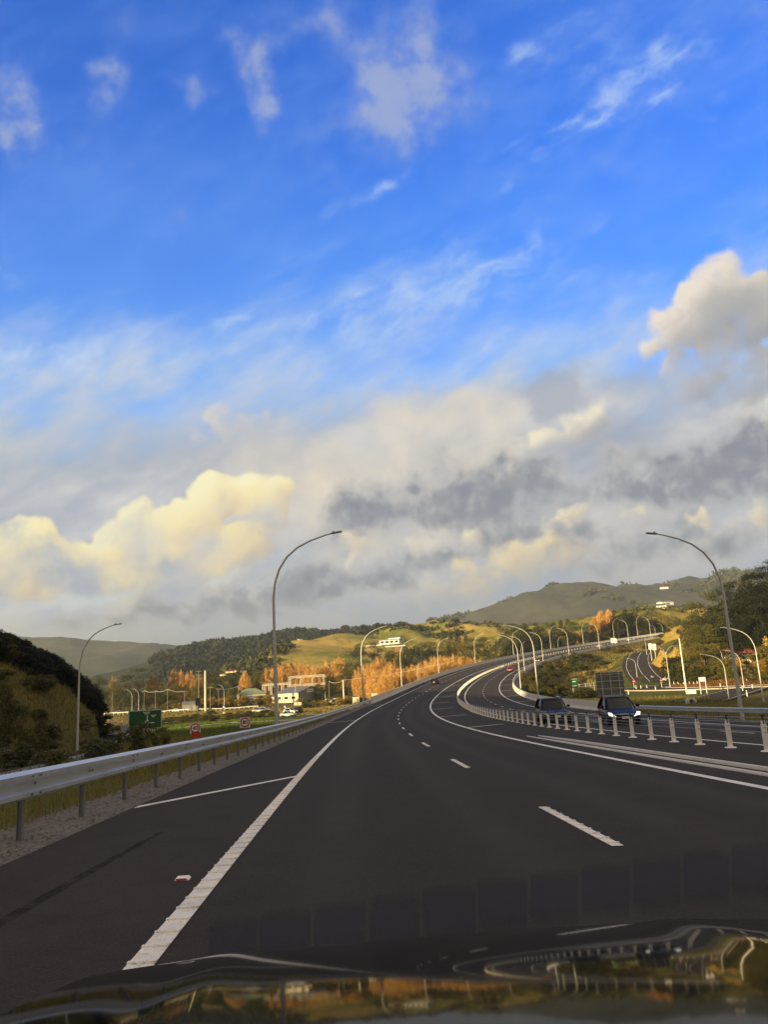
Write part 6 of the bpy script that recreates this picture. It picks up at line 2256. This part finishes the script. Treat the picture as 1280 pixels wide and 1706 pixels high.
LB = [(-30, 1042), (-5, 1052), (12, 1062), (28, 1074), (44, 1082), (58, 1085), (70, 1092), (82, 1102), (96, 1106), (108, 1112), (120, 1121), (132, 1133), (144, 1142), (154, 1153), (162, 1166), (166, 1180), (150, 1172), (136, 1156), (120, 1144), (104, 1130), (86, 1122), (66, 1112), (46, 1104), (24, 1094), (4, 1084), (-14, 1070),
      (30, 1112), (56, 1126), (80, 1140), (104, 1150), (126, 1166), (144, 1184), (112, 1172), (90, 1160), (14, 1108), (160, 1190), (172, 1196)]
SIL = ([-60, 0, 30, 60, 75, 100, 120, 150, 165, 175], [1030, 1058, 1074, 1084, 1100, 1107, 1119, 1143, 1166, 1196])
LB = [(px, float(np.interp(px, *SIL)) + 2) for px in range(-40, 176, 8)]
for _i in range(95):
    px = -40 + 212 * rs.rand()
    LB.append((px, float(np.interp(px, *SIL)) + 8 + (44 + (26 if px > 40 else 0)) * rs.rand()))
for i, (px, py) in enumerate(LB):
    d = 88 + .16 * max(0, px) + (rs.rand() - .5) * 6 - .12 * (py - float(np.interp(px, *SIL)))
    tree_px('bush', (F_SHADED, F_SHADED, F_DARK)[i % 3], px, py, d, 30 + 16 * rs.rand(), 'dark bush on the shaded left bank', g, name='bush', cat='bush', sink=.08, hmin=2.2)
for px, py, d, w, m_, lab in ((8, 1146, 66, 40, F_SCRUB, 'russet bush high on the near left bank'), (40, 1172, 64, 36, F_SCRUB, 'scrubby bush in the middle of the left bank'), (-10, 1190, 58, 40, F_SCRUB, 'scrubby bush at the left picture edge'), (66, 1196, 66, 34, F_SCRUB, 'low scrub bush right on the left bank'), (240, 1206, 80, 40, F_SCRUB, 'weedy bush under the green direction sign'), (266, 1210, 76, 34, F_GREEN, 'green weedy bush right under the green direction sign'), (222, 1214, 72, 40, F_SCRUB, 'weedy bush left under the green direction sign'), (192, 1208, 84, 34, F_SCRUB, 'low bush at the end of the slip road rail')):
    tree_px('bush', m_, px, py, d, w, lab, None, name='bush', cat='bush', sink=.15, hmin=1.0)
g = 'scrub on the near left bank'
for i in range(70):
    y = 46 + 60 * rs.rand()
    x = -(.365 + .17 * rs.rand()) * y
    tree('bush', (F_SCRUB, F_DARK, F_SCRUB, F_GREEN)[i % 4], Vector((x, y, zg(x, y) - .25)), .9 + 1.5 * rs.rand() ** 2, 1.6 + 2.4 * rs.rand(), 'low scrub bush on the grassy left bank', g, 'scrub_bush', 'bush')
# low golden scrub in the valley
g = 'golden scrub beside the valley road'
for i in range(46):
    px = 262 + 196 * rs.rand()
    d = 352 + 40 * rs.rand()
    p = on_ground(px, d)
    tree('bush', (F_GOLD, F_GOLD, F_OLIVE, F_GREEN)[i % 4], p, 2.6 + 2.4 * rs.rand(), 4 + 4 * rs.rand(), 'golden scrub bush lit by the low sun in the valley', g, 'scrub_bush', 'bush')
for i in range(26):
    px = 500 + 110 * rs.rand()
    d = 270 + 70 * rs.rand()
    p = on_ground(px, d)
    tree('bush', (F_GOLD, F_OLIVE, F_GREEN)[i % 3], p, 1.4 + 1.8 * rs.rand(), 3 + 3 * rs.rand(), 'small lit bush in the yard before the grey shed', 'small yard bushes', 'scrub_bush', 'bush')
g = 'scrub on the slope inside the bend'
for i in range(90):
    s_ = 150 + 270 * rs.rand()
    o_ = 22.5 + 16 * rs.rand() ** 1.4
    p = road(s_, o_)
    p.z = zg(p.x, p.y)
    tree('bush', (F_SCRUB, F_SCRUB, F_GREEN, F_DARK)[i % 4], p - Vector((0, 0, .3)), 1.3 + 1.6 * rs.rand(), 2.2 + 2.6 * rs.rand(), 'low scrub bush on the embankment inside the bend', g, 'scrub_bush', 'bush')


# ================================================================ growth that nobody could count
def blades(name, pts, hmin, hmax, w, mat, lean=.35):
    n = len(pts)
    P_ = np.array(pts, np.float32)
    a = rs.rand(n) * 6.283
    h = (hmin + (hmax - hmin) * rs.rand(n) ** 1.6)
    d = np.stack([np.cos(a), np.sin(a), np.zeros(n)], 1)
    ww = (w * (.6 + .8 * rs.rand(n)))[:, None]
    tip = P_ + np.stack([rs.normal(size=n) * lean * h, rs.normal(size=n) * lean * h, h], 1)
    return tag(link(name, soup(name, np.stack([P_ - d * ww, P_ + d * ww, tip], 1), mat)), kind='stuff')


def scatter(n, fn):
    res = []
    while len(res) < n:
        x, y = fn()
        z = zg(x, y)
        res.append((x, y, z - .03))
    return res


def left_verge():
    s_ = 4 + 100 * rs.rand() ** 1.3
    o_ = -6.75 - 9 * rs.rand() ** 1.7
    p = road(s_, o_)
    return p.x, p.y


def left_slope():
    y = 30 + 85 * rs.rand()
    x = -(.10 + .48 * rs.rand() ** .8) * y - 6
    return x, y


def right_verge():
    s_ = 20 + 130 * rs.rand()
    o_ = 21.3 + 26 * rs.rand() ** 1.3
    p = road(s_, o_)
    return p.x, p.y


blades('roadside_grass', scatter(26000, left_verge), .10, .55, .018, F_GRASS)
blades('dry_grass', scatter(12000, left_verge), .15, .70, .014, F_DRYGRASS)
blades('bank_grass', scatter(30000, left_slope), .2, .8, .07, F_GRASS)
blades('bank_dry_grass', scatter(16000, left_slope), .2, .9, .06, F_DRYGRASS)
blades('verge_grass', scatter(22000, right_verge), .2, .8, .05, F_GRASS)
blades('verge_dry_grass', scatter(12000, right_verge), .2, .9, .045, F_DRYGRASS)
pts = scatter(9000, lambda: (RB[0] + 22.5 * (2 * rs.rand() - 1), RB[1] + 22.5 * (2 * rs.rand() - 1)))
pts = [p for p in pts if math.hypot(p[0] - RB[0], p[1] - RB[1]) < 22.8]
blades('island_planting', pts, .3, 1.0, .16, F_REDPLANT, .5)

def valley_floor():
    y = 225 + 190 * rs.rand()
    return (150 + 460 * rs.rand() - 640) / F_PX * y, y


def road_cut():
    p = road(230 + 250 * rs.rand(), 21.5 + 20 * rs.rand())
    return p.x, p.y


def lawn():
    y = 125 + 110 * rs.rand()
    return (255 + 190 * rs.rand() - 640) / F_PX * y, y


F_GOLDGRASS = foliage('golden_grass_blades', (0.16, 0.12, 0.03), (0.42, 0.31, 0.085), 0.35)
F_LAWN = foliage('lush_grass_blades', (0.050, 0.085, 0.014), (0.135, 0.170, 0.030), 0.35)
_vf = [p for p in scatter(22000, valley_floor) if abs(p[1] - 350) > 11 and (p[1] > 350 or p[1] < 300 or rs.rand() < .4)]
blades('valley_grass', _vf, .2, .7, .14, F_GOLDGRASS)
def cutting():
    d = 238 + 24 * rs.rand()
    return (1104 + 62 * rs.rand() - 640) / F_PX * d, d


blades('bend_grass', scatter(9000, road_cut), .2, .9, .10, F_GOLDGRASS)
_paths = [o for o in bpy.data.objects if o.name.startswith('footpath')]
_pp = np.array([v.co[:2] for o in _paths for v in o.data.vertices])


def off_path(pts, r_=1.6):
    return [p for p in pts if np.min(np.hypot(_pp[:, 0] - p[0], _pp[:, 1] - p[1])) > r_]


g = 'low hedge bushes in the valley'
for i in range(60):
    y = 206 + 34 * rs.rand()
    x = (250 + 200 * rs.rand() - 640) / F_PX * y
    tree('bush', (F_DARK, F_SCRUB, F_GREEN)[i % 3], Vector((x, y, zg(x, y) - .2)), .8 + 1.0 * rs.rand(), 2.2 + 2 * rs.rand(), 'low dark hedge bush beyond the green slope', g, 'hedge_bush', 'bush')
blades('lush_grass', off_path(scatter(24000, lawn)), .15, .5, .10, F_LAWN)

# stones lying on the gravel shoulder
n = 9000
tri = []
cen = []
for i in range(n):
    s_, o_ = 3 + 40 * rs.rand() ** 1.5, -5.75 - 1.3 * rs.rand()
    p = road(s_, o_)
    cen.append((p.x, p.y, p.z + .004 - .03 * max(0, (-o_ - 6.6))))
cen = np.array(cen)
r_ = (.006 + .018 * rs.rand(n) ** 2.5)[:, None]
oct_ = np.array([(1, 0, 0), (0, 1, 0), (-1, 0, 0), (0, -1, 0), (0, 0, .7), (0, 0, -.3)], float)
fac = [(0, 1, 4), (1, 2, 4), (2, 3, 4), (3, 0, 4)]
vv = cen[:, None] + oct_[None] * r_[:, None] * (.7 + .6 * rs.rand(n, 6, 1))
tri = np.concatenate([vv[:, list(f)] for f in fac])
tag(link('loose_stones', soup('loose_stones', tri, M_GRAVEL)), kind='stuff')


def clump_stuff(name, pts, r0, r1, mat, per=26, squash=.8):
    """far bush: every crown a loose ball of leaf clumps"""
    P_ = np.array(pts, np.float32)
    n = len(P_)
    rr = (r0 + (r1 - r0) * rs.rand(n))
    d = unit(n * per).reshape(n, per, 3)
    d[:, :, 2] = np.abs(d[:, :, 2]) * squash
    c = P_[:, None] + d * rr[:, None, None] * (.75 + .25 * rs.rand(n, per, 1))
    sz = np.repeat(rr, per) * .42
    c = c.reshape(-1, 3)
    a, q = unit(len(c)), unit(len(c))
    s_ = sz[:, None]
    return tag(link(name, soup(name, np.stack([c - a * s_, c + a * s_, c + q * s_ * 1.2], 1), mat)), kind='stuff')


def on_hill(x0, x1, d0, d1, n, keep=None):
    res = []
    k_ = 0
    while len(res) < n and k_ < n * 6:
        k_ += 1
        d = d0 + (d1 - d0) * rs.rand()
        x = (x0 + (x1 - x0) * rs.rand() - 640) / F_PX * d
        if keep is not None and float(fbm(np.float32([x]), np.float32([d]), keep[0], keep[1], 3)[0]) < keep[2]:
            continue
        res.append((x, d, zg(x, d)))
    return res


clump_stuff('ridge_bush', on_hill(250, 640, 980, 1560, 2600), 5, 12, F_SHADED, 22)
clump_stuff('ridge_treeline', [(survey(px + rs.normal() * 2, 1050, 1490).x, 1490 + rs.normal() * 8, zg(survey(px, 1050, 1490).x, 1490)) for px in np.concatenate([rs.uniform(560, 580, 20), rs.uniform(590, 668, 110)])], 6, 11, F_SHADED, 30, 2.2)
clump_stuff('valley_bush', on_hill(170, 480, 480, 800, 500), 3, 7, F_DARK, 26)
clump_stuff('pasture_bush', on_hill(400, 860, 600, 950, 260, (120, 411, .18)), 3, 6, F_DARK, 22)
clump_stuff('mountain_bush', on_hill(700, 1280, 1300, 2500, 700, (260, 431, .22)), 8, 16, F_DARK, 16)
clump_stuff('fields_bush', on_hill(830, 1160, 540, 740, 260, (90, 451, .1)), 2.5, 5, F_GREEN, 22)
clump_stuff('hillside_bush', on_hill(1140, 1420, 240, 312, 900), 1.8, 4.0, F_SHADED, 26)

# the sunlit cutting beside the exit road
c = hill('cutting_face', [survey(1122, 1092, 262), survey(1131, 1078, 262), survey(1141, 1066, 260), survey(1153, 1062, 258), survey(1168, 1076, 254)], 10, 40, -3.6, M_CLIFF, 80, 40, .16, 91, .7, 6)
for i in range(22):
    px = 1096 + 74 * rs.rand()
    d = (240 + 16 * rs.rand()) if i % 2 else (372 + 36 * rs.rand())
    p = survey(px, 1090, d)
    tree('bush', (F_SCRUB, F_GREEN, F_DARK)[i % 3], Vector((p.x, p.y, zg(p.x, p.y) - .2)), 1.2 + 1.8 * rs.rand(), 2 + 2.5 * rs.rand(), 'scrub bush on the bank beside the exit road', 'scrub beside the exit road', 'scrub_bush', 'bush')

_cv = np.array([v.co[:] for v in c.data.vertices])
_ci = rs.randint(0, len(_cv), 3500)
blades('cutting_grass', _cv[_ci] + rs.normal(size=(3500, 3)) * np.array([.35, .35, 0]), .3, 1.1, .13, F_GOLDGRASS)

# ================================================================ the air
b = MB()
b.box((0, 1650, 160), (7600, 4900, 344))
m_ = bpy.data.materials.new('haze')
m_.use_nodes = True
nt = m_.node_tree
nt.nodes.clear()
vo = nt.nodes.new('ShaderNodeVolumePrincipled')
vo.inputs['Color'].default_value = (0.66, 0.76, 0.88, 1)
vo.inputs['Density'].default_value = 0.00012
vo.inputs['Anisotropy'].default_value = 0.2
mo = nt.nodes.new('ShaderNodeOutputMaterial')
nt.links.new(vo.outputs[0], mo.inputs['Volume'])
tag(b.build('haze', m_), kind='stuff')
